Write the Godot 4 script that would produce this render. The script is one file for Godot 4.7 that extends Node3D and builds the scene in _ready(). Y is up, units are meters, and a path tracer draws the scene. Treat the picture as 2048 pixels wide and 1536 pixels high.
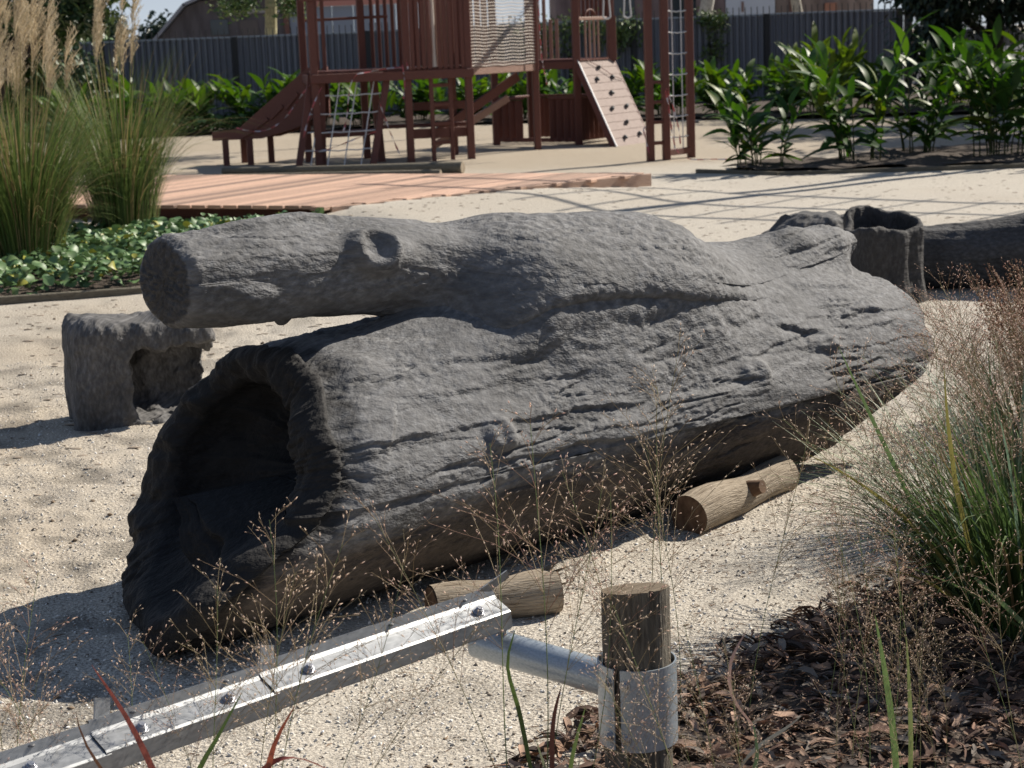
extends Node3D
# Playground with a charred-looking concrete log, seen across a galvanised barrier rail.
# World: x right, y up, camera looks towards -z. Metres.

# ---------------------------------------------------------------- mesh collector
class MB:
	var v := PackedVector3Array()
	var n := PackedVector3Array()
	var u := PackedVector2Array()
	var c := PackedColorArray()
	var ix := PackedInt32Array()
	var col := Color(1, 1, 1)

	func tri(a: Vector3, b: Vector3, d: Vector3, nn: Vector3) -> void:
		var k := v.size()
		if (b - a).cross(d - a).dot(nn) > 0.0:
			v.append(a); v.append(d); v.append(b)
		else:
			v.append(a); v.append(b); v.append(d)
		for i in 3:
			n.append(nn); c.append(col); ix.append(k + i)
			u.append(Vector2(v[k + i].x + v[k + i].z, v[k + i].y))

	func quad(a: Vector3, b: Vector3, d: Vector3, e: Vector3, nn: Vector3, u0 := Vector2.ZERO, us := Vector2.ONE) -> void:
		var k := v.size()
		v.append(a); v.append(b); v.append(d); v.append(e)
		for i in 4:
			n.append(nn); c.append(col)
		u.append(u0); u.append(u0 + Vector2(us.x, 0)); u.append(u0 + us); u.append(u0 + Vector2(0, us.y))
		if (b - a).cross(d - a).dot(nn) > 0.0:
			ix.append_array([k, k + 2, k + 1, k, k + 3, k + 2])
		else:
			ix.append_array([k, k + 1, k + 2, k, k + 2, k + 3])

	# a closed outline (2D, in the plane across a-b) swept straight from a to b, with flat faces and end caps
	func prism(a: Vector3, b: Vector3, pts: PackedVector2Array, up := Vector3.UP, caps := true) -> void:
		var f := (b - a).normalized()
		var r := f.cross(up).normalized()
		if r.length() < 0.5:
			r = f.cross(Vector3.RIGHT).normalized()
		var w := r.cross(f).normalized()
		var m := pts.size()
		var area := 0.0
		for i in m:
			area += pts[i].cross(pts[(i + 1) % m])
		var sg := 1.0 if area > 0 else -1.0
		var l := (b - a).length()
		var run := 0.0
		for i in m:
			var p := pts[i]
			var q := pts[(i + 1) % m]
			var e := q - p
			var nn := (r * e.y - w * e.x).normalized() * sg
			var po := r * p.x + w * p.y
			var qo := r * q.x + w * q.y
			quad(a + po, a + qo, b + qo, b + po, nn, Vector2(run, 0), Vector2(e.length(), l))
			# uv: u across, v along
			run += e.length()
		if caps:
			var tr := Geometry2D.triangulate_polygon(pts)
			for i in range(0, tr.size(), 3):
				var A := pts[tr[i]]
				var B := pts[tr[i + 1]]
				var C := pts[tr[i + 2]]
				tri(a + r * A.x + w * A.y, a + r * B.x + w * B.y, a + r * C.x + w * C.y, -f)
				tri(b + r * A.x + w * A.y, b + r * B.x + w * B.y, b + r * C.x + w * C.y, f)

	# a squared timber with chamfered edges
	func beam(a: Vector3, b: Vector3, wd: float, ht: float, up := Vector3.UP, ch := 0.006) -> void:
		var x := wd / 2
		var y := ht / 2
		ch = minf(ch, minf(x, y) * 0.4)
		prism(a, b, PackedVector2Array([Vector2(-x + ch, -y), Vector2(x - ch, -y), Vector2(x, -y + ch), Vector2(x, y - ch), Vector2(x - ch, y), Vector2(-x + ch, y), Vector2(-x, y - ch), Vector2(-x, -y + ch)]), up)

	# round tube along points
	func tube(p: PackedVector3Array, rad: PackedFloat32Array, sides: int, caps := true, rough := 0.0, sd := 0) -> void:
		var m := p.size()
		var rng := RandomNumberGenerator.new()
		rng.seed = sd + 7
		var f0 := (p[1] - p[0]).normalized()
		var r := f0.cross(Vector3.UP)
		if r.length() < 0.05:
			r = f0.cross(Vector3.RIGHT)
		r = r.normalized()
		var k := v.size()
		var run := 0.0
		for i in m:
			var f := (p[mini(i + 1, m - 1)] - p[maxi(i - 1, 0)]).normalized()
			r = (r - f * r.dot(f)).normalized()
			var w := r.cross(f)
			if i > 0:
				run += (p[i] - p[i - 1]).length()
			for j in sides + 1:
				var an := TAU * j / sides
				var d := r * cos(an) + w * sin(an)
				var rr: float = rad[i]
				if rough > 0.0:
					rr *= 1.0 + rough * (sin(an * 2 + i * 0.7 + sd) * 0.5 + sin(an * 3 - i * 1.3 + sd * 2) * 0.5)
				v.append(p[i] + d * rr); n.append(d); c.append(col)
				u.append(Vector2(float(j) / sides * TAU * rad[0], run))
		for i in m - 1:
			for j in sides:
				var a := k + i * (sides + 1) + j
				var b := a + sides + 1
				ix.append_array([a, a + 1, b, a + 1, b + 1, b])
		if caps:
			for e in 2:
				var ce: int = 0 if e == 0 else m - 1
				var nn := (p[0] - p[1]).normalized() if e == 0 else (p[m - 1] - p[m - 2]).normalized()
				var k2 := k + ce * (sides + 1)
				for j in sides:
					tri(p[ce], v[k2 + j], v[k2 + j + 1], nn)

	# flat two-sided blade: centre line, widths, the side direction
	func blade(p: PackedVector3Array, wd: PackedFloat32Array, side: Vector3, fold := 0.0) -> void:
		var m := p.size()
		var k := v.size()
		for i in m:
			var f := (p[mini(i + 1, m - 1)] - p[maxi(i - 1, 0)]).normalized()
			var s := (side - f * side.dot(f)).normalized()
			var nn := s.cross(f).normalized()
			var t := float(i) / (m - 1)
			for j in 3:
				var q := float(j - 1)
				v.append(p[i] + s * q * wd[i] * 0.5 + nn * absf(q) * fold * wd[i])
				n.append((nn - s * q * fold * 1.6).normalized())
				c.append(col)
				u.append(Vector2(q * 0.5 + 0.5, t))
		for i in m - 1:
			for j in 2:
				var a := k + i * 3 + j
				ix.append_array([a, a + 3, a + 1, a + 1, a + 3, a + 4])

	func ball(at: Vector3, rx: Vector3, sides := 8, rings := 5) -> void:
		var k := v.size()
		for i in rings + 1:
			var la := PI * i / rings - PI / 2
			for j in sides + 1:
				var lo := TAU * j / sides
				var d := Vector3(cos(la) * cos(lo), sin(la), cos(la) * sin(lo))
				v.append(at + d * rx); n.append((d / rx).normalized()); c.append(col); u.append(Vector2(lo, la))
		for i in rings:
			for j in sides:
				var a := k + i * (sides + 1) + j
				var b := a + sides + 1
				ix.append_array([a, a + 1, b, a + 1, b + 1, b])

	func mesh(m: Material) -> ArrayMesh:
		var am := ArrayMesh.new()
		var a := []
		a.resize(Mesh.ARRAY_MAX)
		a[Mesh.ARRAY_VERTEX] = v
		a[Mesh.ARRAY_NORMAL] = n
		a[Mesh.ARRAY_TEX_UV] = u
		a[Mesh.ARRAY_COLOR] = c
		a[Mesh.ARRAY_INDEX] = ix
		am.add_surface_from_arrays(Mesh.PRIMITIVE_TRIANGLES, a)
		am.surface_set_material(0, m)
		return am


# ---------------------------------------------------------------- scene helpers
var used := {}
var M := {}          # materials
var rng := RandomNumberGenerator.new()

func numbered(called: String) -> String:
	if not used.has(called):
		used[called] = 0
		return called
	used[called] += 1
	return "%s_%03d" % [called, used[called]]

func tag(o: Node3D, label: String, category: String, group := "") -> Node3D:
	o.set_meta("label", label)
	o.set_meta("category", category)
	if group:
		o.set_meta("group", group)
	return o

func thing(called: String, label: String, category: String, at := Vector3.ZERO, turn := 0.0, group := "") -> Node3D:
	var o := Node3D.new()
	o.name = numbered(called)
	add_child(o)
	o.position = at
	o.rotation.y = turn
	return tag(o, label, category, group)

func part(called: String, m: Mesh, parent: Node3D, xf := Transform3D.IDENTITY) -> MeshInstance3D:
	var o := MeshInstance3D.new()
	o.mesh = m
	o.transform = xf
	o.name = called
	if parent == self:
		o.name = numbered(called)
	else:
		var k := 0
		while parent.has_node(NodePath(String(o.name))):
			k += 1
			o.name = "%s_%03d" % [called, k]
	parent.add_child(o, true)
	return o

# parts of one kind in a long row: number given, no search
func partn(called: String, k: int, m: Mesh, parent: Node3D, xf := Transform3D.IDENTITY) -> MeshInstance3D:
	var o := MeshInstance3D.new()
	o.mesh = m
	o.transform = xf
	o.name = called if k == 0 else "%s_%03d" % [called, k]
	parent.add_child(o, true)
	return o

func struct(called: String, m: Mesh) -> MeshInstance3D:
	var o := part(called, m, self)
	o.set_meta("kind", "structure")
	return o

func scatter(called: String, m: Mesh, xf: Array, cols: PackedColorArray, parent: Node3D) -> MultiMeshInstance3D:
	var mm := MultiMesh.new()
	mm.transform_format = MultiMesh.TRANSFORM_3D
	mm.use_colors = cols.size() > 0
	mm.mesh = m
	mm.instance_count = xf.size()
	for i in xf.size():
		mm.set_instance_transform(i, xf[i])
		if cols.size() > 0:
			mm.set_instance_color(i, cols[i])
	var o := MultiMeshInstance3D.new()
	o.multimesh = mm
	o.name = called
	if parent == self:
		o.name = numbered(called)
	parent.add_child(o, true)
	o.set_meta("kind", "stuff")
	return o

func L(r: float, g: float, b: float) -> Color:
	return Color(r, g, b).linear_to_srgb()

func noise(sd: int, fq: float, oct := 1, kind := FastNoiseLite.TYPE_SIMPLEX_SMOOTH, gain := 0.5) -> FastNoiseLite:
	var f := FastNoiseLite.new()
	f.noise_type = kind
	f.seed = sd
	f.frequency = fq
	f.fractal_type = FastNoiseLite.FRACTAL_FBM if oct > 1 else FastNoiseLite.FRACTAL_NONE
	f.fractal_octaves = oct
	f.fractal_gain = gain
	return f

func ramp(stops: Array) -> Gradient:
	var g := Gradient.new()
	var o := PackedFloat32Array()
	var c := PackedColorArray()
	for s in stops:
		o.append(s[0]); c.append(s[1])
	g.offsets = o
	g.colors = c
	return g

func ntex(f: FastNoiseLite, size: int, stops := [], h := 0) -> NoiseTexture2D:
	var t := NoiseTexture2D.new()
	t.width = size
	t.height = h if h > 0 else size
	t.seamless = true
	t.seamless_blend_skirt = 0.15
	t.noise = f
	t.generate_mipmaps = false
	if stops.size() > 0:
		t.color_ramp = ramp(stops)
	return t

func mat(col: Color, rough := 0.8, tex: Texture2D = null, uvs := Vector3.ONE, bump: Texture2D = null, bs := 0.0) -> StandardMaterial3D:
	var m := StandardMaterial3D.new()
	m.albedo_color = col
	m.roughness = rough
	m.vertex_color_use_as_albedo = true
	m.uv1_scale = uvs
	if tex:
		m.albedo_texture = tex
	if bump:
		m.heightmap_enabled = true
		m.heightmap_texture = bump
		m.heightmap_scale = bs
	return m

func tri_map(m: StandardMaterial3D, scale: float, world := false) -> StandardMaterial3D:
	m.uv1_triplanar = true
	m.uv1_world_triplanar = world
	m.uv1_scale = Vector3.ONE * scale
	return m

func leafy(col: Color, rough: float, back: float) -> StandardMaterial3D:
	var m := mat(col, rough)
	m.backlight_enabled = true
	m.backlight = Color(back, back, back)
	return m

func at(x: float, y: float, z: float) -> Vector3:   # z given as the distance in front of the origin
	return Vector3(x, y, -z)

# frame of the big log: t along it (away, to the right), p across it (towards the viewer), h up
const AX := Vector3(0.722, 0, -0.692)
const PX := Vector3(0.692, 0, 0.722)
const O0 := Vector3(-0.71, 0, -4.45)
func lg(t: float, p: float, h: float) -> Vector3:
	return O0 + AX * t + PX * p + Vector3(0, h, 0)

# ---------------------------------------------------------------- terrain
var g1: FastNoiseLite
var g2: FastNoiseLite
var g3: FastNoiseLite
func gh(x: float, z: float) -> float:
	var d := -z
	var h := 0.0
	h += g1.get_noise_2d(x, z) * 0.012
	if d < 16.0 and d > 0.0 and absf(x) < 7.0:
		var k := clampf((16.0 - d) / 6.0, 0.0, 1.0)
		var rough := 0.35 + 1.15 * smoothstep(-0.5, -1.4, x) * smoothstep(13.0, 8.0, d) + 0.3 * smoothstep(0.2, 0.6, g1.get_noise_2d(x * 1.3 + 40.0, z * 1.3))
		var a := g2.get_noise_2d(x, z)
		h += k * rough * (a * 0.013 + g3.get_noise_2d(x, z) * 0.006)
	# sand banked up against the right edge of the boardwalk
	var q := Vector2(x + 1.6, d - 16.47)
	var al := q.dot(Vector2(0.783, 0.623))
	var ac := q.dot(Vector2(0.623, -0.783))
	if al > -1.2 and al < 6.0 and ac > -0.06 and ac < 1.8:
		h += 0.135 * smoothstep(1.8, 0.3, ac) * smoothstep(-0.5, 0.25, al) * smoothstep(4.6, 1.6, al)
	# sand drifted against the foot of the big log
	var lx := x + 0.71
	var lz := z + 4.45
	var lt := lx * 0.722 - lz * 0.692
	var lp := lx * 0.692 + lz * 0.722
	if lt > -0.2 and lt < 2.9 and lp > -0.6 and lp < 0.5:
		h += (0.022 + 0.014 * g2.get_noise_2d(x * 1.7, z * 1.7)) * exp(-pow((lp + 0.10) / 0.14, 2.0)) * smoothstep(-0.2, 0.1, lt) * smoothstep(2.9, 2.5, lt)
	return h

func sheet(inside: Callable, x0: float, x1: float, z0: float, z1: float, st: float, lift: Callable, m: Material) -> ArrayMesh:
	# a patch of ground laid over the terrain, kept where inside(x, z) is true
	var b := MB.new()
	var nx := int((x1 - x0) / st) + 1
	var nz := int((z1 - z0) / st) + 1
	var ids := {}
	var hs := func(x, z): return gh(x, z) + lift.call(x, z)
	for j in nz:
		for i in nx:
			var x := x0 + i * st
			var z := z0 + j * st
			if not inside.call(x, z):
				continue
			ids[j * nx + i] = b.v.size()
			var e := st * 0.5
			var y: float = hs.call(x, z)
			b.v.append(Vector3(x, y, z))
			b.n.append(Vector3(y - hs.call(x + e, z), e, y - hs.call(x, z + e)).normalized())
			b.u.append(Vector2(x, z))
			b.c.append(Color.WHITE)
	for j in nz - 1:
		for i in nx - 1:
			var k := j * nx + i
			if ids.has(k) and ids.has(k + 1) and ids.has(k + nx) and ids.has(k + nx + 1):
				b.ix.append_array([ids[k], ids[k + 1], ids[k + nx], ids[k + 1], ids[k + nx + 1], ids[k + nx]])
	return b.mesh(m)

func in_poly(poly: PackedVector2Array) -> Callable:
	return func(x, z): return Geometry2D.is_point_in_polygon(Vector2(x, z), poly)

# ---------------------------------------------------------------- start
func _ready() -> void:
	rng.seed = 4
	# --- camera, sky, sun, exposure
	var cam := Camera3D.new()
	cam.name = "camera"
	cam.position = Vector3(0, 1.6, 0)
	cam.basis = Basis(Vector3.RIGHT, deg_to_rad(-10.896)) * Basis(Vector3.BACK, deg_to_rad(-2.2))
	var lens := CameraAttributesPhysical.new()
	lens.frustum_focal_length = 24.0 / (2.0 * tan(deg_to_rad(24.085 / 2)))
	lens.frustum_focus_distance = 4.7
	lens.exposure_aperture = 9.0
	lens.frustum_near = 0.05
	lens.frustum_far = 900.0
	cam.attributes = lens
	cam.keep_aspect = Camera3D.KEEP_HEIGHT
	cam.far = 900.0
	add_child(cam)
	cam.current = true

	var env := Environment.new()
	env.background_mode = Environment.BG_SKY
	var sm := ProceduralSkyMaterial.new()
	sm.sky_top_color = Color(0.42, 0.50, 0.63)
	sm.sky_horizon_color = Color(0.84, 0.885, 0.93)
	sm.sky_curve = 0.12
	sm.ground_bottom_color = Color(0.42, 0.38, 0.32)
	sm.ground_horizon_color = Color(0.62, 0.64, 0.66)
	sm.sun_angle_max = 25.0
	sm.sky_energy_multiplier = 0.78
	var sky := Sky.new()
	sky.sky_material = sm
	env.sky = sky
	env.tonemap_mode = Environment.TONE_MAPPER_LINEAR
	env.tonemap_exposure = 1.5
	env.sdfgi_enabled = true
	env.ssao_enabled = true
	env.ssil_enabled = true
	var we := WorldEnvironment.new()
	we.name = "world_environment"
	we.environment = env
	add_child(we)

	var sun := DirectionalLight3D.new()
	sun.name = "sun"
	var el := deg_to_rad(37.0)
	var to_sun := Vector3(0.80 * cos(el), sin(el), -0.60 * cos(el))
	sun.transform = Transform3D(Basis.looking_at(-to_sun, Vector3.UP), Vector3(0, 20, 0))
	sun.light_color = Color(1.0, 0.965, 0.91)
	sun.light_energy = 1.6
	sun.light_angular_distance = 0.5
	sun.shadow_enabled = true
	add_child(sun)

	materials()
	g1 = noise(11, 0.45, 2)
	g2 = noise(12, 2.6, 2)
	g3 = noise(13, 9.0, 2)

	ground()
	background()
	corrugated_fence()
	planting_beds()
	boardwalk()
	play_tower()
	climbing_frame()
	big_log()
	stumps()
	small_logs()
	handrail()
	ornamental_grass()
	foreground_grass()
	litter()

func materials() -> void:
	var W := Color.WHITE
	# crushed pale gravel and sand
	var grain := noise(21, 0.075, 4, FastNoiseLite.TYPE_SIMPLEX_SMOOTH, 0.85)
	var st := [[0.0, L(0.09, 0.08, 0.07)], [0.3, L(0.27, 0.25, 0.225)], [0.48, L(0.45, 0.425, 0.385)], [0.62, L(0.56, 0.535, 0.49)], [0.76, L(0.74, 0.72, 0.67)], [1.0, L(0.90, 0.89, 0.86)]]
	var sand_c := ntex(grain, 1024, st)
	var sand_b := ntex(noise(22, 0.06, 5, FastNoiseLite.TYPE_SIMPLEX_SMOOTH, 0.7), 1024)
	M.sand = mat(W, 0.95, sand_c, Vector3(0.9, 0.9, 0.9), sand_b, 0.5)
	# charcoal concrete shaped as bark
	var cs := [[0.0, L(0.06, 0.059, 0.06)], [0.35, L(0.105, 0.104, 0.106)], [0.55, L(0.135, 0.135, 0.138)], [0.75, L(0.18, 0.181, 0.186)], [1.0, L(0.26, 0.263, 0.273)]]
	var char_c := ntex(noise(31, 0.03, 6, FastNoiseLite.TYPE_SIMPLEX_SMOOTH, 0.65), 1024, cs)
	var char_b := ntex(noise(32, 0.03, 6, FastNoiseLite.TYPE_SIMPLEX_SMOOTH, 0.66), 1024)
	M.charcoal = mat(W, 0.85, char_c, Vector3(0.6, 1.15, 1), char_b, 0.62)
	# raw timber: grain along v
	var gn := noise(41, 0.02, 4)
	var grain_g := ntex(gn, 512, [[0.0, L(0.55, 0.52, 0.5)], [0.45, L(0.85, 0.84, 0.83)], [1.0, W]])
	var grain_b := ntex(noise(42, 0.05, 3), 512)
	M.red_wood = mat(L(0.15, 0.05, 0.035), 0.62, grain_g, Vector3(14, 1.2, 1), grain_b, 0.15)
	M.pale_wood = mat(L(0.36, 0.22, 0.17), 0.6, grain_g, Vector3(14, 1.2, 1), grain_b, 0.15)
	M.deck_wood = mat(L(0.56, 0.36, 0.26), 0.65, grain_g, Vector3(14, 0.8, 1), grain_b, 0.2)
	M.charcoal_log = M.charcoal.duplicate()      # for meshes whose x runs along the log
	M.charcoal_log.uv1_triplanar = true
	M.charcoal_log.uv1_triplanar_sharpness = 4.0
	M.charcoal_log.uv1_scale = Vector3(0.6, 1.15, 1.15)
	M.charcoal_shaded = M.charcoal.duplicate()  # shaded copy of the charcoal, darkened for sides turned from the sun
	M.charcoal_shaded.albedo_color = L(0.42, 0.41, 0.41)
	M.post_wood = mat(L(0.165, 0.148, 0.118), 0.85, ntex(noise(43, 0.02, 5), 512, [[0.0, L(0.22, 0.2, 0.19)], [0.4, L(0.7, 0.68, 0.66)], [1.0, W]]), Vector3(7, 0.7, 1), grain_b, 0.5)
	M.log_wood = mat(L(0.40, 0.335, 0.255), 0.9, ntex(noise(44, 0.018, 4), 512, [[0.0, L(0.3, 0.26, 0.22)], [0.4, L(0.72, 0.70, 0.67)], [1.0, W]]), Vector3(8, 0.7, 1), grain_b, 0.35)
	M.end_wood = mat(L(0.20, 0.12, 0.07), 0.9, ntex(noise(45, 0.03, 4), 256, [[0.0, L(0.4, 0.35, 0.3)], [1.0, W]]), Vector3(3, 3, 1))
	M.grey_log = mat(L(0.17, 0.15, 0.11), 0.9, grain_g, Vector3(5, 1.0, 1), grain_b, 0.4)
	# galvanised steel
	var zn := ntex(noise(51, 0.03, 4), 512, [[0.0, L(0.27, 0.28, 0.285)], [0.5, L(0.34, 0.35, 0.36)], [1.0, L(0.42, 0.43, 0.44)]])
	var zr := ntex(noise(52, 0.02, 4), 512, [[0.0, Color(0.43, 0.43, 0.43)], [1.0, Color(0.47, 0.47, 0.47)]])
	M.zinc = mat(W, 1.0, zn, Vector3(5, 2, 1))
	M.zinc.roughness_texture = zr
	M.zinc.metallic = 0.9
	M.zinc_pale = mat(W, 0.28, ntex(noise(53, 0.05, 4), 512, [[0.0, L(0.28, 0.325, 0.365)], [0.4, L(0.36, 0.41, 0.455)], [1.0, L(0.46, 0.505, 0.545)]]), Vector3(6, 4, 1))
	M.zinc_pale.metallic = 0.4
	M.steel_dark = mat(L(0.16, 0.16, 0.165), 0.5)
	M.steel_dark.metallic = 0.6
	M.steel_bolt = mat(L(0.5, 0.5, 0.52), 0.35)
	M.steel_bolt.metallic = 0.9
	# soils
	M.soil = mat(W, 0.95, ntex(noise(61, 0.06, 4), 512, [[0.0, L(0.018, 0.012, 0.009)], [0.5, L(0.06, 0.042, 0.03)], [1.0, L(0.14, 0.1, 0.075)]]), Vector3(0.8, 0.8, 1), ntex(noise(62, 0.06, 4), 512), 2.0)
	M.mulch = mat(W, 0.9)
	M.pebble = mat(W, 0.9)
	# plants (colour per vertex or per copy)
	M.grass = leafy(W, 0.55, 0.8)
	M.straw = leafy(W, 0.7, 0.8)
	M.leaf = leafy(W, 0.48, 0.7)
	M.leaf.metallic_specular = 0.4
	M.leaf.backlight = Color(0.85, 0.9, 0.35)
	M.ivy = leafy(W, 0.5, 0.5)
	M.tree_leaf = leafy(W, 0.5, 0.4)
	M.bark = mat(W, 0.9, ntex(noise(71, 0.03, 4), 256, [[0.0, L(0.4, 0.4, 0.4)], [1.0, W]]), Vector3(2, 1, 1))
	# others
	M.paint = mat(W, 0.6)
	M.wall_wood = mat(L(0.335, 0.255, 0.225), 0.75, grain_g, Vector3(8, 0.8, 1), grain_b, 0.15)
	M.rope = mat(L(0.62, 0.56, 0.5), 0.85)
	M.white_rope = mat(L(0.62, 0.62, 0.62), 0.8)
	M.plastic = mat(W, 0.45)
	M.plastic.backlight_enabled = true
	M.plastic.backlight = Color(0.3, 0.3, 0.3)
	M.hold = mat(L(0.05, 0.055, 0.06), 0.5)
	M.cladding = mat(L(0.235, 0.245, 0.275), 0.55)
	M.iron = mat(L(0.02, 0.021, 0.024), 0.5)
	M.rubber = mat(L(0.02, 0.02, 0.02), 0.8)
	M.glass = mat(L(0.03, 0.04, 0.05), 0.08)
	M.cap = mat(L(0.3, 0.34, 0.38), 0.5)

func ground() -> void:
	# one sheet: fine cells near the viewer, ever coarser towards the horizon
	var xs := PackedFloat32Array()
	var x := 0.0
	var pos := PackedFloat32Array()
	while x < 420.0:
		pos.append(x)
		x += 0.028 if x < 2.2 else minf(0.028 + (x - 2.2) * 0.10, 40.0)
	for i in range(pos.size() - 1, 0, -1):
		xs.append(-pos[i])
	xs.append_array(pos)
	var zs := PackedFloat32Array()
	for q in [80.0, 40.0, 20.0, 10.0, 5.0, 2.0, 0.5, -0.6, -1.4, -2.0]:
		zs.append(q)
	var d := 2.3
	while d < 420.0:
		zs.append(-d)
		d += 0.028 if d < 6.0 else minf(0.028 + (d - 6.0) * 0.022, 40.0)
	var b := MB.new()
	var nx := xs.size()
	var nz := zs.size()
	var H := PackedFloat32Array()
	var tone := noise(81, 0.5, 3)
	var fine := noise(82, 3.0, 2)
	for j in nz:
		for i in nx:
			H.append(gh(xs[i], zs[j]))
	for j in nz:
		for i in nx:
			var X := xs[i]
			var Z := zs[j]
			b.v.append(Vector3(X, H[j * nx + i], Z))
			var i0 := maxi(i - 1, 0)
			var i1 := mini(i + 1, nx - 1)
			var j0 := maxi(j - 1, 0)
			var j1 := mini(j + 1, nz - 1)
			b.n.append(Vector3((H[j * nx + i0] - H[j * nx + i1]) / (xs[i1] - xs[i0]), 1.0, (H[j0 * nx + i] - H[j1 * nx + i]) / (zs[j1] - zs[j0])).normalized())
			b.u.append(Vector2(X, Z))
			# damp tan sand to the left and in the play area, pale gravel elsewhere
			var tan_w := 0.75 * smoothstep(-0.4, -1.9, X + 0.25 * (-Z - 6.0) * 0.3) * smoothstep(14.0, 9.0, -Z) * 0.8
			tan_w = maxf(tan_w, smoothstep(20.5, 23.0, -Z - 0.1 * X))
			tan_w = clampf(tan_w + tone.get_noise_2d(X, Z) * 0.4, 0.0, 1.0)
			var dark := 1.0 - (0.2 + 0.25 * smoothstep(-0.3, -1.2, X)) * smoothstep(0.08, 0.45, fine.get_noise_2d(X, Z)) * smoothstep(14.0, 8.0, -Z)
			b.c.append(Color(0.97, 0.93, 0.865).lerp(Color(0.78, 0.69, 0.57), tan_w) * dark)
	for j in nz - 1:
		for i in nx - 1:
			var k := j * nx + i
			b.ix.append_array([k, k + 1, k + nx, k + 1, k + nx + 1, k + nx])
	# rows run towards -z here, so turn the faces
	for i in range(0, b.ix.size(), 3):
		var t := b.ix[i + 1]
		b.ix[i + 1] = b.ix[i + 2]
		b.ix[i + 2] = t
	struct("ground", b.mesh(M.sand))

# ---------------------------------------------------------------- far things
func leaf_cloud_mesh(n: int, size: float, sd: int) -> ArrayMesh:
	# a spray of small leaves round a twig
	var r := RandomNumberGenerator.new()
	r.seed = sd
	var b := MB.new()
	for i in n:
		var o := Vector3(r.randfn(0, 0.5), r.randfn(0, 0.4), r.randfn(0, 0.5)) * size * 2.2
		var d := Vector3(r.randf_range(-1, 1), r.randf_range(-0.9, 0.5), r.randf_range(-1, 1)).normalized()
		var s := d.cross(Vector3(r.randf_range(-1, 1), 1, r.randf_range(-1, 1))).normalized()
		var l := size * r.randf_range(0.7, 1.2)
		b.col = Color.WHITE * r.randf_range(0.7, 1.25)
		b.blade(PackedVector3Array([o, o + d * l * 0.5 + Vector3(0, 0.05 * l, 0), o + d * l]), PackedFloat32Array([l * 0.08, l * 0.45, 0.004]), s, 0.1)
	return b.mesh(M.tree_leaf)

func limb_mesh(paths: Array, m: Material, col: Color, sd := 1) -> ArrayMesh:
	var b := MB.new()
	b.col = col
	for p in paths:
		b.tube(p[0], p[1], 9, true, 0.08, sd)
	return b.mesh(m)

func crown(o: Node3D, blobs: Array, n: int, size: float, cols: Array, sd: int) -> void:
	# leaf sprays through the volume of several lobes; blobs = [centre, radii]
	var r := RandomNumberGenerator.new()
	r.seed = sd
	var xs := []
	var cs := PackedColorArray()
	var spray := leaf_cloud_mesh(14, size, sd)
	for i in n:
		var bl: Array = blobs[r.randi() % blobs.size()]
		var d := Vector3(r.randfn(0, 1), r.randfn(0, 1), r.randfn(0, 1)).normalized() * pow(r.randf(), 0.45)
		var at_p: Vector3 = bl[0] + d * bl[1]
		xs.append(Transform3D(Basis.from_euler(Vector3(r.randf() * 0.8, r.randf() * TAU, r.randf() * 0.8)).scaled(Vector3.ONE * r.randf_range(0.7, 1.3)), at_p))
		var c: Color = cols[r.randi() % cols.size()]
		cs.append(c * r.randf_range(0.75, 1.25))
	scatter("crown", spray, xs, cs, o)

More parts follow.
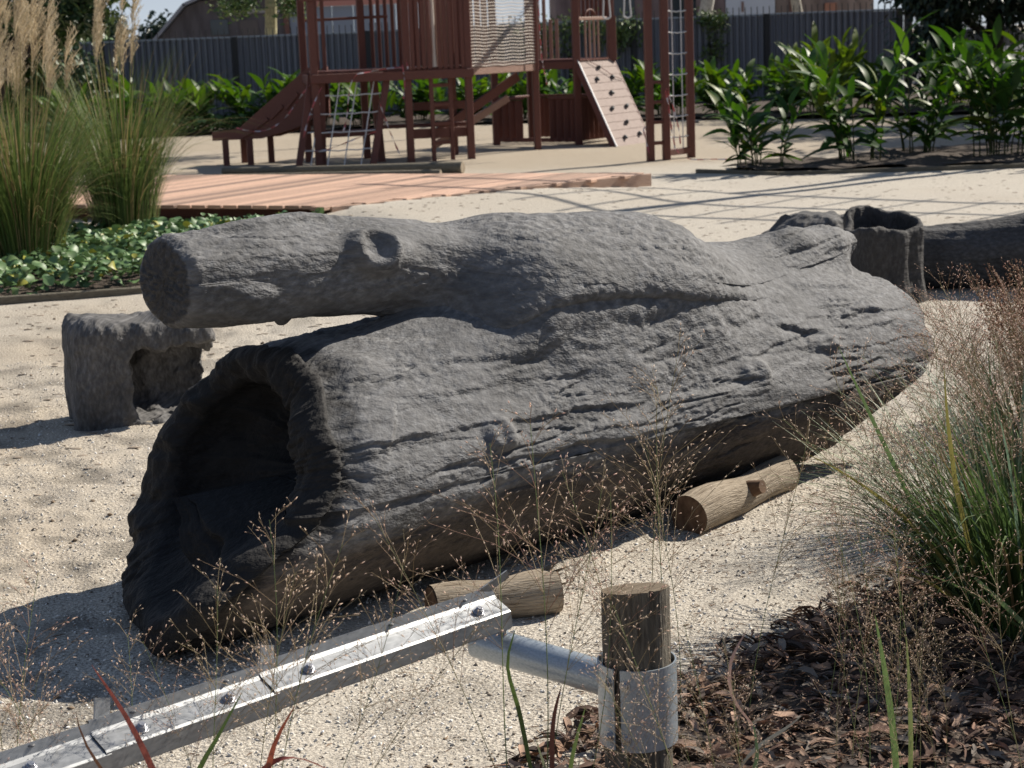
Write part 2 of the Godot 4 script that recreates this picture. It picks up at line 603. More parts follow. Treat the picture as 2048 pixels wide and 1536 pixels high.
func background() -> void:
	# --- left: dark leaning tree behind the grasses
	var t := thing("leaning_tree", "dark broadleaf tree with leaning forked trunk at the top left", "tree", at(-7.9, 0, 31))
	part("trunk", limb_mesh([
		[PackedVector3Array([Vector3(-0.9, -0.1, 0), Vector3(-0.75, 0.8, 0), Vector3(-0.35, 1.6, 0.1), Vector3(0.5, 2.7, 0.2), Vector3(1.4, 4.2, 0.1)]), PackedFloat32Array([0.19, 0.16, 0.14, 0.12, 0.08])],
		[PackedVector3Array([Vector3(-0.5, 1.35, 0.1), Vector3(0.1, 1.75, 0.25), Vector3(0.9, 2.3, 0.4), Vector3(2.0, 3.4, 0.5)]), PackedFloat32Array([0.11, 0.10, 0.085, 0.05])],
		[PackedVector3Array([Vector3(-0.8, 0.9, 0), Vector3(-1.3, 2.0, 0.2), Vector3(-1.8, 3.5, 0.3)]), PackedFloat32Array([0.13, 0.11, 0.06])],
	], M.bark, Color(0.035, 0.026, 0.022), 3), t)
	var dk := [Color(0.035, 0.075, 0.022), Color(0.05, 0.1, 0.025), Color(0.025, 0.055, 0.02), Color(0.075, 0.13, 0.03)]
	crown(t, [[Vector3(-1.0, 3.0, 0.0), Vector3(1.6, 1.0, 1.4)], [Vector3(0.55, 2.2, 0.3), Vector3(0.85, 0.32, 0.8)], [Vector3(1.0, 3.2, 0.2), Vector3(1.4, 0.9, 1.3)], [Vector3(-0.9, 1.95, -0.4), Vector3(0.8, 0.6, 0.8)], [Vector3(-0.1, 2.1, -0.9), Vector3(0.9, 0.4, 0.5)], [Vector3(-0.4, 1.7, -0.9), Vector3(0.6, 0.35, 0.4)]], 1300, 0.15, dk, 5)
	# --- shrubs and conifers beyond the fence
	for s in [["round_bush", "bright green rounded bush beyond the fence at the left", "bush", Vector3(-12.6, 0, -52), [[Vector3(0, 1.3, 0), Vector3(1.3, 1.1, 1.1)], [Vector3(0.7, 1.5, 0), Vector3(0.7, 0.75, 0.7)]], 420, [Color(0.10, 0.19, 0.035), Color(0.07, 0.15, 0.03), Color(0.13, 0.22, 0.05)], 0.16],
			["dark_bush", "dark bush standing below the leaning tree by the fence", "bush", Vector3(-8.6, 0, -36.5), [[Vector3(0, 0.9, 0), Vector3(1.0, 0.9, 0.8)], [Vector3(-1.0, 1.2, 0), Vector3(0.8, 1.0, 0.8)]], 420, [Color(0.03, 0.065, 0.02), Color(0.045, 0.085, 0.025)], 0.13],
			["conifer", "tall dark conifer beyond the fence under the patch of sky", "tree", Vector3(-14.2, 0, -66), [[Vector3(0, 1.4, 0), Vector3(1.1, 1.2, 1.0)], [Vector3(0.1, 2.3, 0), Vector3(0.7, 0.9, 0.7)]], 380, [Color(0.022, 0.05, 0.03), Color(0.03, 0.065, 0.035)], 0.17],
			["conifer", "shorter dark conifer beside the grey gabled building", "tree", Vector3(-12.4, 0, -65), [[Vector3(0, 1.2, 0), Vector3(1.0, 1.1, 1.0)], [Vector3(0.4, 1.9, 0), Vector3(0.6, 0.8, 0.6)]], 380, [Color(0.022, 0.05, 0.03), Color(0.035, 0.07, 0.04)], 0.17],
			["climber", "pale green climbing plant draped over the fence top behind the play tower", "plant", Vector3(1.5, 0, -39.85), [[Vector3(0, 1.75, 0), Vector3(1.3, 0.16, 0.12)], [Vector3(-0.5, 1.35, 0), Vector3(0.6, 0.4, 0.1)], [Vector3(1.2, 1.6, 0), Vector3(0.5, 0.3, 0.1)]], 130, [Color(0.12, 0.19, 0.05), Color(0.17, 0.22, 0.07)], 0.10],
			["climber", "thin climbing plant on the fence beside the pale slim pole", "plant", Vector3(4.6, 0, -39.85), [[Vector3(0, 1.85, 0), Vector3(0.4, 0.15, 0.1)], [Vector3(0.1, 1.4, 0), Vector3(0.3, 0.5, 0.08)]], 50, [Color(0.12, 0.19, 0.05), Color(0.16, 0.2, 0.07)], 0.10]]:
		var o := thing(s[0], s[1], s[2], s[3])
		part("stem", limb_mesh([[PackedVector3Array([Vector3(0, -0.05, 0), Vector3(0.05, 0.7, 0), Vector3(0, 1.3, 0)]), PackedFloat32Array([0.06, 0.05, 0.02])]], M.bark, Color(0.05, 0.04, 0.03)), o)
		crown(o, s[4], s[5], s[7], s[6], hash(s[1]) % 1000)
	# --- plane trees with pale bark (trunks between and behind the buildings)
	var pl := [
		[Vector3(-5.55, 0, -45), 0.16, Color(0.50, 0.46, 0.28), "plane tree with pale yellowish bark beyond the fence left of the tower", 0.05],
		[Vector3(-1.52, 0, -30), 0.06, Color(0.20, 0.15, 0.11), "slim brown trunk standing behind the play tower ladder", 0.0],
		[Vector3(6.35, 0, -56), 0.22, Color(0.55, 0.54, 0.5), "whitish tree trunk beyond the fence right of the climbing frame", 0.16],
		[Vector3(8.95, 0, -55), 0.16, Color(0.5, 0.47, 0.4), "bent pale trunk beyond the fence between two buildings", -0.14],
	]
	var k := 0
	for p in pl:
		var o := thing("plane_tree" if k != 1 else "young_tree", p[3], "tree", p[0])
		var r0: float = p[1]
		var ln: float = p[4]
		part("trunk", limb_mesh([
			[PackedVector3Array([Vector3(-ln * 3, -0.1, 0), Vector3(-ln, 1.4, 0), Vector3(ln * 0.5, 2.6, 0), Vector3(0.1, 4.2, 0)]), PackedFloat32Array([r0 * 1.1, r0, r0 * 0.92, r0 * 0.7])],
			[PackedVector3Array([Vector3(0, 3.4, 0), Vector3(-0.8, 4.6, 0.2), Vector3(-1.5, 5.2, 0.2)]), PackedFloat32Array([r0 * 0.6, r0 * 0.4, 0.02])],
			[PackedVector3Array([Vector3(0, 3.8, 0), Vector3(0.9, 4.9, 0.2), Vector3(1.4, 5.6, 0.2)]), PackedFloat32Array([r0 * 0.6, r0 * 0.4, 0.02])],
		], M.bark, p[2], k), o)
		var lobes := [[Vector3(0, 5.2, 0), Vector3(1.8, 1.3, 1.8)], [Vector3(-0.8, 4.2, 0.5), Vector3(0.9, 0.7, 0.9)], [Vector3(0.9, 4.4, 0), Vector3(0.9, 0.7, 0.9)]]
		if k == 0:
			lobes.append_array([[Vector3(-0.75, 2.62, 0.4), Vector3(0.5, 0.12, 0.3)], [Vector3(0.65, 2.55, 0.4), Vector3(0.3, 0.22, 0.3)]])
		crown(o, lobes, 260, 0.14, [Color(0.09, 0.16, 0.035), Color(0.13, 0.2, 0.05), Color(0.06, 0.12, 0.03)], 40 + k)
		k += 1
	buildings()
	# --- right: dark trees, railing and a parked car beyond
	var dt := thing("shade_tree", "dark dense tree at the top right whose low boughs hide the car", "tree", at(9.3, 0, 34.5))
	part("trunk", limb_mesh([[PackedVector3Array([Vector3(0, -0.1, 0), Vector3(0.05, 1.5, 0), Vector3(-0.1, 3.2, 0)]), PackedFloat32Array([0.2, 0.17, 0.12])],
		[PackedVector3Array([Vector3(0, 1.2, 0), Vector3(-0.9, 1.9, 0.2), Vector3(-1.7, 2.5, 0.2)]), PackedFloat32Array([0.09, 0.07, 0.03])]], M.bark, Color(0.03, 0.025, 0.02), 8), dt)
	crown(dt, [[Vector3(-0.2, 3.4, 0), Vector3(2.3, 1.3, 1.8)], [Vector3(-0.9, 1.95, 0.5), Vector3(0.75, 0.35, 0.7)], [Vector3(0.6, 1.9, 0.4), Vector3(0.8, 0.5, 0.7)], [Vector3(-1.35, 2.4, 0.2), Vector3(0.6, 0.5, 0.6)], [Vector3(0.1, 2.2, 0), Vector3(1.6, 0.35, 1.2)], [Vector3(-1.25, 1.2, 0.8), Vector3(0.35, 0.7, 0.3)]], 1500, 0.14, [Color(0.018, 0.035, 0.014), Color(0.026, 0.05, 0.018), Color(0.014, 0.028, 0.012)], 61)
	for q in [[at(11.8, 0, 27.5), "broad tree standing at the right behind the shaded shrubs", 62, 900], [at(14.0, 0, 33.5), "second broad tree further right by the railing", 63, 900], [at(10.6, 0, 31.0), "slender tree at the right edge shading the sand", 64, 500]]:
		var o := thing("broad_tree", q[1], "tree", q[0])
		part("trunk", limb_mesh([[PackedVector3Array([Vector3(0, -0.1, 0), Vector3(0.1, 2.0, 0), Vector3(0, 4.4, 0.1)]), PackedFloat32Array([0.2, 0.16, 0.1])], [PackedVector3Array([Vector3(0, 2.2, 0), Vector3(-1.2, 3.6, 0.3)]), PackedFloat32Array([0.1, 0.05])]], M.bark, Color(0.08, 0.065, 0.05), 9), o)
		crown(o, [[Vector3(0, 4.8, 0), Vector3(2.4, 1.5, 2.2)], [Vector3(-1.5, 3.8, 0.4), Vector3(1.3, 0.9, 1.2)], [Vector3(1.4, 4.0, -0.4), Vector3(1.3, 0.9, 1.2)]], q[3], 0.2, [Color(0.03, 0.06, 0.02), Color(0.045, 0.085, 0.025)], q[2])
	var dist := [[17.0, 52.0, 3.2, "tall tree far off to the right beyond the railing"], [22.5, 47.0, 2.6, "rounded tree far off to the right of the parked car"], [28.0, 55.0, 3.4, "wide tree at the far right beyond the playground"], [20.0, 36.0, 2.0, "small tree standing alone right of the shaded planting bed"], [-19.0, 50.0, 3.0, "broad tree far off to the left of the play area"], [-25.0, 44.0, 2.8, "rounded tree at the far left beyond the plumed grasses"]]
	for q in dist:
		var o := thing("distant_tree", q[3], "tree", at(q[0], 0, q[1]))
		var s: float = q[2]
		part("trunk", limb_mesh([[PackedVector3Array([Vector3(0, -0.1, 0), Vector3(0.1, s * 0.6, 0), Vector3(0, s * 1.3, 0.1)]), PackedFloat32Array([0.16, 0.13, 0.08])]], M.bark, Color(0.07, 0.055, 0.045), 9), o)
		crown(o, [[Vector3(0, s * 1.25, 0), Vector3(s * 0.75, s * 0.5, s * 0.7)], [Vector3(-s * 0.5, s * 0.9, 0.4), Vector3(s * 0.45, s * 0.35, s * 0.4)], [Vector3(s * 0.5, s, -0.4), Vector3(s * 0.4, s * 0.35, s * 0.4)]], 420, 0.2, [Color(0.03, 0.06, 0.02), Color(0.05, 0.09, 0.028), Color(0.07, 0.11, 0.03)], int(s * 31.0) + int(q[1]))
	parked_car(at(10.9, 0, 43), 0.35)
	railing()

func box_part(called: String, parent: Node3D, a: Vector3, b: Vector3, m: Material, col := Color.WHITE) -> MeshInstance3D:
	var q := MB.new()
	q.col = col
	var c := (a + b) / 2
	var s := (b - a).abs()
	q.beam(Vector3(c.x, c.y, minf(a.z, b.z)), Vector3(c.x, c.y, maxf(a.z, b.z)), s.x, s.y, Vector3.UP, 0.01)
	return part(called, q.mesh(m), parent)

func buildings() -> void:
	var conc: StandardMaterial3D = mat(Color.WHITE, 0.9, ntex(noise(91, 0.012, 5), 512, [[0.0, L(0.55, 0.53, 0.52)], [0.6, L(0.9, 0.9, 0.9)], [1.0, Color.WHITE]]), Vector3(0.35, 0.1, 1))
	var o := thing("gabled_hall", "grey brown hall with a sloping gable and blue grey panels beyond the fence", "building", at(-7.2, 0, 62))
	var b := MB.new()
	b.col = Color(0.115, 0.105, 0.11)
	b.prism(Vector3(0, 0, 0), Vector3(0, 0, -9), PackedVector2Array([Vector2(-4.25, 0), Vector2(-4.25, 2.0), Vector2(-3.3, 3.0), Vector2(-2.8, 3.2), Vector2(0.05, 3.3), Vector2(0.05, 0)]))
	part("wall", b.mesh(conc), o)
	b = MB.new()
	b.col = Color(0.25, 0.26, 0.30)
	for e in [[Vector2(-4.4, 1.9), Vector2(-3.32, 3.03)], [Vector2(-3.32, 3.03), Vector2(-2.8, 3.24)], [Vector2(-2.8, 3.24), Vector2(0.1, 3.34)]]:
		var m1 := Vector3((e[0].x + e[1].x) / 2, (e[0].y + e[1].y) / 2 + 0.06, 0.25)
		var dr := Vector3(e[1].x - e[0].x, e[1].y - e[0].y, 0)
		b.beam(m1 + Vector3(0, 0, -9.5), m1, dr.length() + 0.04, 0.1, dr.normalized().cross(Vector3(0, 0, -1)) * -1.0)
	part("roof", b.mesh(M.paint), o)
	box_part("lintel", o, Vector3(-2.0, 2.72, 0.06), Vector3(0.05, 2.86, -0.1), M.paint, Color(0.28, 0.26, 0.26))
	box_part("pillar", o, Vector3(-0.02, 0, 0.12), Vector3(0.16, 3.6, -0.2), M.paint, Color(0.14, 0.06, 0.05))
	box_part("window", o, Vector3(-2.5, 2.05, 0.03), Vector3(-1.9, 2.55, -0.05), M.glass)
	box_part("window", o, Vector3(-1.5, 2.0, 0.03), Vector3(-0.9, 2.5, -0.05), M.paint, Color(0.10, 0.085, 0.08))
	for i in 6:
		box_part("panel", o, Vector3(0.18 + i * 0.72, 0, 0.03 + 0.004 * (i % 2)), Vector3(0.87 + i * 0.72, 2.85, -0.2), M.paint, Color(0.20, 0.24, 0.31))
	box_part("fascia", o, Vector3(0.16, 2.86, 0.15), Vector3(4.6, 3.25, -0.3), M.paint, Color(0.42, 0.19, 0.16))
	box_part("upper_wall", o, Vector3(0.16, 3.25, 0.05), Vector3(4.6, 4.6, -9), conc, Color(0.5, 0.4, 0.35))
	# long low building behind the tower and to the right
	var r := thing("low_building", "long pinkish grey building beyond the fence with a pale blue white door panel", "building", at(6.6, 0, 63))
	box_part("wall", r, Vector3(-4.6, 0, 0), Vector3(1.2, 4.5, -8), conc, Color(0.20, 0.155, 0.16))
	box_part("door_panel", r, Vector3(1.22, 0, 0.05), Vector3(2.9, 4.0, -0.2), M.paint, Color(0.5, 0.55, 0.64))
	box_part("handle", r, Vector3(1.75, 2.15, 0.09), Vector3(1.83, 2.5, 0.05), M.paint, Color(0.2, 0.13, 0.12))
	box_part("wall", r, Vector3(2.92, 0, 0), Vector3(6.3, 4.5, -8), conc, Color(0.26, 0.21, 0.19))
	box_part("window", r, Vector3(-2.6, 1.9, 0.03), Vector3(-1.9, 3.2, -0.05), M.glass)
	box_part("window", r, Vector3(-0.6, 1.9, 0.03), Vector3(0.2, 3.2, -0.05), M.glass)
	box_part("column", r, Vector3(3.4, 0, 0.2), Vector3(3.62, 4.5, -0.1), M.paint, Color(0.13, 0.06, 0.05))
	box_part("column", r, Vector3(4.6, 0, 0.2), Vector3(5.0, 2.35, -0.1), M.paint, Color(0.32, 0.15, 0.1))

func parked_car(p: Vector3, turn: float) -> void:
	var o := thing("parked_car", "white car parked beyond the railing at the top right, half hidden by foliage", "car", p, turn)
	var b := MB.new()
	b.col = Color(0.7, 0.72, 0.74)
	b.prism(Vector3(0, 0, 0.85), Vector3(0, 0, -0.85), PackedVector2Array([Vector2(-2.1, 0.3), Vector2(-2.15, 0.65), Vector2(-1.9, 0.85), Vector2(-1.0, 0.95), Vector2(1.5, 0.98), Vector2(2.05, 0.85), Vector2(2.1, 0.35)]))
	part("body", b.mesh(M.paint), o)
	b = MB.new()
	b.prism(Vector3(0, 0, 0.72), Vector3(0, 0, -0.72), PackedVector2Array([Vector2(-1.0, 0.95), Vector2(-0.35, 1.38), Vector2(1.0, 1.38), Vector2(1.55, 0.98)]))
	part("window", b.mesh(M.glass), o)
	b = MB.new()
	b.col = Color(0.7, 0.72, 0.74)
	b.prism(Vector3(0, 0, 0.7), Vector3(0, 0, -0.7), PackedVector2Array([Vector2(-0.4, 1.38), Vector2(-0.2, 1.45), Vector2(0.85, 1.45), Vector2(1.05, 1.38)]))
	part("roof", b.mesh(M.paint), o)
	for s in [[-1.3, 0.8], [1.3, 0.8], [-1.3, -0.8], [1.3, -0.8]]:
		b = MB.new()
		b.tube(PackedVector3Array([Vector3(s[0], 0.31, s[1] - 0.1), Vector3(s[0], 0.31, s[1] + 0.1)]), PackedFloat32Array([0.31, 0.31]), 16)
		part("wheel", b.mesh(M.rubber), o)
	for s in [0.6, -0.6]:
		b = MB.new()
		b.ball(Vector3(-2.1, 0.68, s), Vector3(0.06, 0.09, 0.16))
		part("headlight", b.mesh(M.cap), o)

func railing() -> void:
	var o := thing("iron_railing", "dark iron railing with upright bars continuing right of the fence", "railing", at(9.05, 0, 40))
	var b := MB.new()
	b.beam(Vector3(0, 1.75, 0), Vector3(6, 1.75, 0.6), 0.03, 0.04)
	part("rail", b.mesh(M.iron), o)
	b = MB.new()
	b.beam(Vector3(0, 0.25, 0), Vector3(6, 0.25, 0.6), 0.03, 0.04)
	part("rail", b.mesh(M.iron), o)
	var bar := MB.new()
	bar.beam(Vector3(0, 0, 0), Vector3(0, 2.0, 0), 0.018, 0.018, Vector3.FORWARD, 0.002)
	var bm := bar.mesh(M.iron)
	for i in 44:
		partn("bar", i, bm, o, Transform3D(Basis.IDENTITY, Vector3(0.07 + i * 0.136, 0, 0.0071 * 2 * i + 0.0)))
	b = MB.new()
	b.beam(Vector3(-0.12, 0, 0.05), Vector3(-0.12, 2.3, 0.05), 0.16, 0.16, Vector3.FORWARD)
	part("post", b.mesh(M.iron), o)

func corrugated_fence() -> void:
	# sheet panels between posts, upright bars with spikes in front
	var o := thing("corrugated_fence", "tall dark grey corrugated fence with spiked bars behind the shrubs", "fence", at(0, 0, 40))
	var prof := MB.new()
	var w := 2.9
	var nr := 21
	var pitch := w / nr
	for i in nr:
		var x0 := i * pitch
		var pts := [Vector2(x0, 0.0), Vector2(x0 + pitch * 0.18, 0.05), Vector2(x0 + pitch * 0.55, 0.05), Vector2(x0 + pitch * 0.73, 0.0), Vector2(x0 + pitch, 0.0)]
		for j in 4:
			var a: Vector2 = pts[j]
			var c: Vector2 = pts[j + 1]
			var nn := Vector3(-(c.y - a.y), 0, c.x - a.x).normalized()
			prof.quad(Vector3(a.x, 0, a.y), Vector3(c.x, 0, c.y), Vector3(c.x, 1.82, c.y), Vector3(a.x, 1.82, a.y), nn)
			prof.quad(Vector3(a.x, 0, a.y - 0.004), Vector3(c.x, 0, c.y - 0.004), Vector3(c.x, 1.82, c.y - 0.004), Vector3(a.x, 1.82, a.y - 0.004), -nn)
	var pm := prof.mesh(M.cladding)
	var cap := MB.new()
	cap.beam(Vector3(0, 1.845, 0.015), Vector3(w, 1.845, 0.015), 0.07, 0.045)
	var cm := cap.mesh(M.cap)
	var post := MB.new()
	post.beam(Vector3(0, 0, 0.06), Vector3(0, 1.86, 0.06), 0.12, 0.1, Vector3.FORWARD)
	var po := post.mesh(M.iron)
	var bar := MB.new()
	bar.beam(Vector3(0, 0.1, 0.075), Vector3(0, 2.02, 0.075), 0.016, 0.016, Vector3.FORWARD, 0.002)
	bar.prism(Vector3(0, 2.02, 0.075), Vector3(0, 2.022, 0.075), PackedVector2Array([Vector2(-0.008, -0.008), Vector2(0.008, -0.008), Vector2(0, 0.008)]), Vector3.FORWARD)
	var bm := bar.mesh(M.iron)
	var nb := 0
	var steps := [-0.02, -0.02, -0.02, 0.0, 0.03, 0.03, 0.035, 0.04, 0.05]
	for k in 7:
		var x0 := -11.55 + k * w
		var dy: float = steps[k]
		partn("panel", k, pm, o, Transform3D(Basis.IDENTITY, Vector3(x0, dy, 0)))
		partn("cap_rail", k, cm, o, Transform3D(Basis.IDENTITY, Vector3(x0, dy, 0)))
		partn("post", k, po, o, Transform3D(Basis.IDENTITY, Vector3(x0, dy, 0)))
		for i in 22:
			partn("spiked_bar", nb, bm, o, Transform3D(Basis.IDENTITY, Vector3(x0 + (i + 0.4) * w / 22.0, dy, 0)))
			nb += 1
	part("post", po, o, Transform3D(Basis.IDENTITY, Vector3(-11.55 + 7 * w, 0.05, 0)))
	# thin pale pole in front of it
	var q := thing("slim_pole", "slim pale metal pole in the shrub bed behind the rope ladder", "pole", at(3.37, 0, 32))
	var b := MB.new()
	b.col = Color(0.42, 0.45, 0.45)
	b.tube(PackedVector3Array([Vector3(0, 0, 0), Vector3(-0.02, 2.5, 0), Vector3(-0.03, 4.2, 0)]), PackedFloat32Array([0.03, 0.028, 0.025]), 10)
	part("shaft", b.mesh(M.paint), q)
	b = MB.new()
	b.beam(Vector3(0, 0, 0), Vector3(0, 0.04, 0), 0.18, 0.18, Vector3.FORWARD)
	part("base_plate", b.mesh(M.steel_dark), q)

# ---------------------------------------------------------------- beds and big-leaved shrubs
func ginger_leaf(l: float, w: float, droop: float, sd: int) -> ArrayMesh:
	# lance-shaped leaf with a folded midrib, leaving the origin along +x
	var b := MB.new()
	var p := PackedVector3Array()
	var q := PackedFloat32Array()
	var r := RandomNumberGenerator.new()
	r.seed = sd
	var ph := r.randf_range(-0.15, 0.15)
	for i in 8:
		var t := i / 7.0
		p.append(Vector3(l * t, 0.10 * l * sin(t * 2.0) - droop * l * t * t, ph * l * t * t))
		q.append(w * (0.12 + 0.95 * pow(sin(PI * pow(t, 0.8)), 0.85)) if i < 7 else 0.002)
	b.blade(p, q, Vector3(0, 0, 1), 0.10)
	return b.mesh(M.leaf)

var LV := []

func ginger(called: String, label: String, where: Vector3, stems: int, height: float, spread: float, sd: int, single: bool, tone: Color, group := "", leafk := 1.0) -> Node3D:
	var r := RandomNumberGenerator.new()
	r.seed = sd
	var o := thing(called, label, "shrub", where, 0.0, group)
	var cane := MB.new()
	var xs := []
	var cs := PackedColorArray()
	for s in stems:
		var az := r.randf() * TAU
		var rad := spread * 0.35 * sqrt(r.randf())
		var foot := Vector3(cos(az) * rad, -0.03, sin(az) * rad)
		var az2 := az + r.randf_range(-0.6, 0.6)
		var out := spread * r.randf_range(0.15, 0.75)
		var hh := height * r.randf_range(0.55, 1.0)
		var pts := PackedVector3Array()
		var rd := PackedFloat32Array()
		for i in 7:
			var t := i / 6.0
			pts.append(foot + Vector3(cos(az2) * out * t * t, hh * (t - 0.12 * t * t), sin(az2) * out * t * t))
			rd.append(0.010 - 0.006 * t)
		cane.col = Color(0.07, 0.09, 0.025) * r.randf_range(0.7, 1.2)
		cane.tube(pts, rd, 5, false)
		var nl := r.randi_range(8, 11)
		for k in nl:
			var t := 0.22 + 0.78 * k / (nl - 1.0)
			var f := t * 6.0
			var i0 := mini(int(f), 5)
			var p: Vector3 = pts[i0].lerp(pts[i0 + 1], f - i0)
			var la := az2 + (PI / 2 if k % 2 == 0 else -PI / 2) + r.randf_range(-0.7, 0.7)
			if k == nl - 1:
				la = az2
			var pitch := lerpf(0.25, 1.05, t) + r.randf_range(-0.3, 0.25)
			var bas := Basis(Vector3.UP, -la) * Basis(Vector3(0, 0, 1), pitch) * Basis(Vector3.RIGHT, r.randf_range(-0.6, 0.6))
			xs.append(Transform3D(bas.scaled(Vector3.ONE * r.randf_range(0.75, 1.15) * leafk), p))
			cs.append(tone * r.randf_range(0.7, 1.35) + (Color(0.05, 0.05, 0.0) * r.randf() if t > 0.75 else Color(0, 0, 0)))
	part("stems", cane.mesh(M.straw), o).set_meta("kind", "stuff")
	if single:
		for i in xs.size():
			partn("leaf", i, LV[(i * 7 + sd) % LV.size()], o, xs[i])
	else:
		scatter("leaves", LEAF_TINT[sd % 3], xs, cs, o)
	return o

var LEAF_TINT := []

func planting_beds() -> void:
	for k in 9:
		var m: StandardMaterial3D = M.leaf.duplicate()
		m.albedo_color = [L(0.03, 0.082, 0.017), L(0.045, 0.11, 0.02), L(0.07, 0.14, 0.024), L(0.024, 0.066, 0.017), L(0.12, 0.165, 0.026), L(0.04, 0.1, 0.024), L(0.034, 0.086, 0.015), L(0.056, 0.125, 0.024), L(0.03, 0.075, 0.022)][k]
		var me := ginger_leaf([0.40, 0.34, 0.44, 0.30, 0.38, 0.46, 0.36, 0.42, 0.32][k], [0.085, 0.08, 0.095, 0.075, 0.08, 0.10, 0.09, 0.085, 0.07][k], [0.25, 0.4, 0.55, 0.15, 0.3, 0.6, 0.45, 0.2, 0.35][k], k)
		me.surface_set_material(0, m)
		LV.append(me)
	for k in 3:
		LEAF_TINT.append(ginger_leaf(0.42, 0.10, [0.25, 0.42, 0.55][k], 20 + k))
	# soil
	struct("planting_bed_soil", sheet(in_poly(PackedVector2Array([Vector2(2.3, -20.6), Vector2(3.0, -19.85), Vector2(5.65, -19.6), Vector2(9.5, -19.5), Vector2(9.5, -24.0), Vector2(5.4, -22.9), Vector2(3.83, -21.9), Vector2(2.6, -21.4)])), 2.0, 9.5, -24.2, -19.4, 0.16, func(x, z): return 0.03 + 0.04 * absf(sin(x * 3.1 + z * 2.0)), M.soil))
	struct("fence_bed_soil", sheet(in_poly(PackedVector2Array([Vector2(-16, -34.4), Vector2(-9, -34.2), Vector2(-4.1, -33.7), Vector2(-0.2, -34.1), Vector2(3.5, -32.5), Vector2(5.6, -31.2), Vector2(12, -30.2), Vector2(12, -40.4), Vector2(-16, -40.4)])), -16.0, 12.0, -40.6, -30.0, 0.4, func(x, z): return 0.04 + 0.03 * absf(sin(x * 2.1 + z)), M.soil))
	# timber edging of the right bed
	var eo := thing("bed_edging", "dark timber edging along the front of the shaded right planting bed", "edging")
	var ep := [Vector3(2.2, 0.02, -20.62), Vector3(3.02, 0.02, -19.78), Vector3(5.65, 0.03, -19.52), Vector3(9.0, 0.03, -19.42)]
	for i in 3:
		var b := MB.new()
		b.beam(ep[i] - Vector3(0, 0.015, 0), ep[i + 1] - (ep[i + 1] - ep[i]).normalized() * 0.02 - Vector3(0, 0.015, 0), 0.04, 0.08)
		part("board", b.mesh(M.grey_log), eo)
	# near right shrubs, leaf by leaf
	var T := Color(0.03, 0.07, 0.018)
	ginger("ginger_shrub", "low big-leaved shrub at the left tip of the right bed", at(2.95, 0, 20.75), 11, 0.95, 0.75, 1, true, T, "", 0.95)
	ginger("ginger_shrub", "big-leaved shrub on bare canes in the middle of the right bed", at(4.15, 0, 21.0), 13, 1.5, 0.9, 2, true, T, "", 1.15)
	ginger("ginger_shrub", "tall dark big-leaved shrub at the right edge of the picture", at(5.75, 0, 21.0), 17, 1.6, 0.95, 3, true, T, "", 1.2)
	ginger("ginger_shrub", "big-leaved shrub between the dark one at the right edge and the caned one", at(5.0, 0, 21.9), 11, 1.45, 0.85, 4, true, T, "", 1.1)
	ginger("ginger_shrub", "broad dark shrub just outside the right edge of the picture", at(6.9, 0, 20.9), 12, 1.6, 0.9, 5, false, T)
	# hedge along the fence
	var hs := [
		[-9.3, 36.2, 1.15, "first shrub of the fence hedge behind the taller plumed grass"], [-8.1, 35.4, 1.05, "pale leafy fence shrub seen through the grass plumes"], [-7.0, 35.6, 1.2, "fence shrub just left of the dark fence post"],
		[-6.0, 35.2, 1.1, "fence shrub beside the smaller plumed grass"], [-4.75, 35.3, 1.35, "fence shrub with one yellow leaf left of the slide"], [-3.6, 35.8, 1.3, "fence shrub with upright shoots behind the slide"],
		[-2.7, 35.2, 0.95, "fence shrub behind the climbing net"], [-1.7, 36.0, 1.1, "fence shrub behind the wooden ladder"], [-0.7, 35.4, 1.0, "fence shrub under the left end of the rope bridge"],
		[0.25, 35.2, 1.15, "fence shrub under the rope bridge above the play counter"], [1.2, 35.4, 1.1, "fence shrub behind the play counter"], [2.3, 35.0, 1.15, "fence shrub right of the sloping climbing wall"],
		[3.2, 34.6, 1.1, "fence shrub behind the rope ladder"], [4.2, 33.8, 1.25, "bright fence shrub right of the slim pole"], [5.3, 33.6, 1.2, "fence shrub behind the caned shrub"],
		[5.6, 31.9, 1.85, "tallest yellow green fence shrub with fanned upright leaves"], [6.9, 33.4, 1.2, "fence shrub in front of the end of the fence"], [7.9, 32.0, 1.55, "shaded fence shrub in front of the parked car"], [9.0, 33.0, 1.3, "rightmost shaded shrub of the fence hedge"]]
	var k := 0
	for h in hs:
		ginger("hedge_shrub", h[3], at(h[0], 0.03, h[1]), 15, h[2] * 0.80, 0.85, 30 + k, false, Color(0.05, 0.115, 0.025) if k != 15 else Color(0.10, 0.155, 0.03), "big-leaved shrubs along the fence", 1.1)
		k += 1
	# creeping ground cover: left bed by the boardwalk and a strip below the hedge
	var poly := PackedVector2Array([Vector2(-4.6, -11.45), Vector2(-3.36, -11.83), Vector2(-2.46, -12.15), Vector2(-1.72, -14.0), Vector2(-1.62, -16.25), Vector2(-3.0, -16.0), Vector2(-5.0, -15.8), Vector2(-6.2, -14.0)])
	struct("left_bed_soil", sheet(in_poly(poly), -6.2, -1.5, -16.4, -11.3, 0.1, func(_x, _z): return 0.02, M.soil))
	var r := RandomNumberGenerator.new()
	r.seed = 77
	var iv := MB.new()
	var pp := PackedVector3Array()
	var ww := PackedFloat32Array()
	for i in 6:
		var t := i / 5.0
		pp.append(Vector3(t * 0.075, 0.012 * sin(t * PI), 0))
		ww.append([0.02, 0.058, 0.066, 0.054, 0.03, 0.002][i])
	iv.blade(pp, ww, Vector3(0, 0, 1), 0.12)
	var im := iv.mesh(M.ivy)
	var xs := []
	var cs := PackedColorArray()
	var gn := noise(301, 1.4, 2)
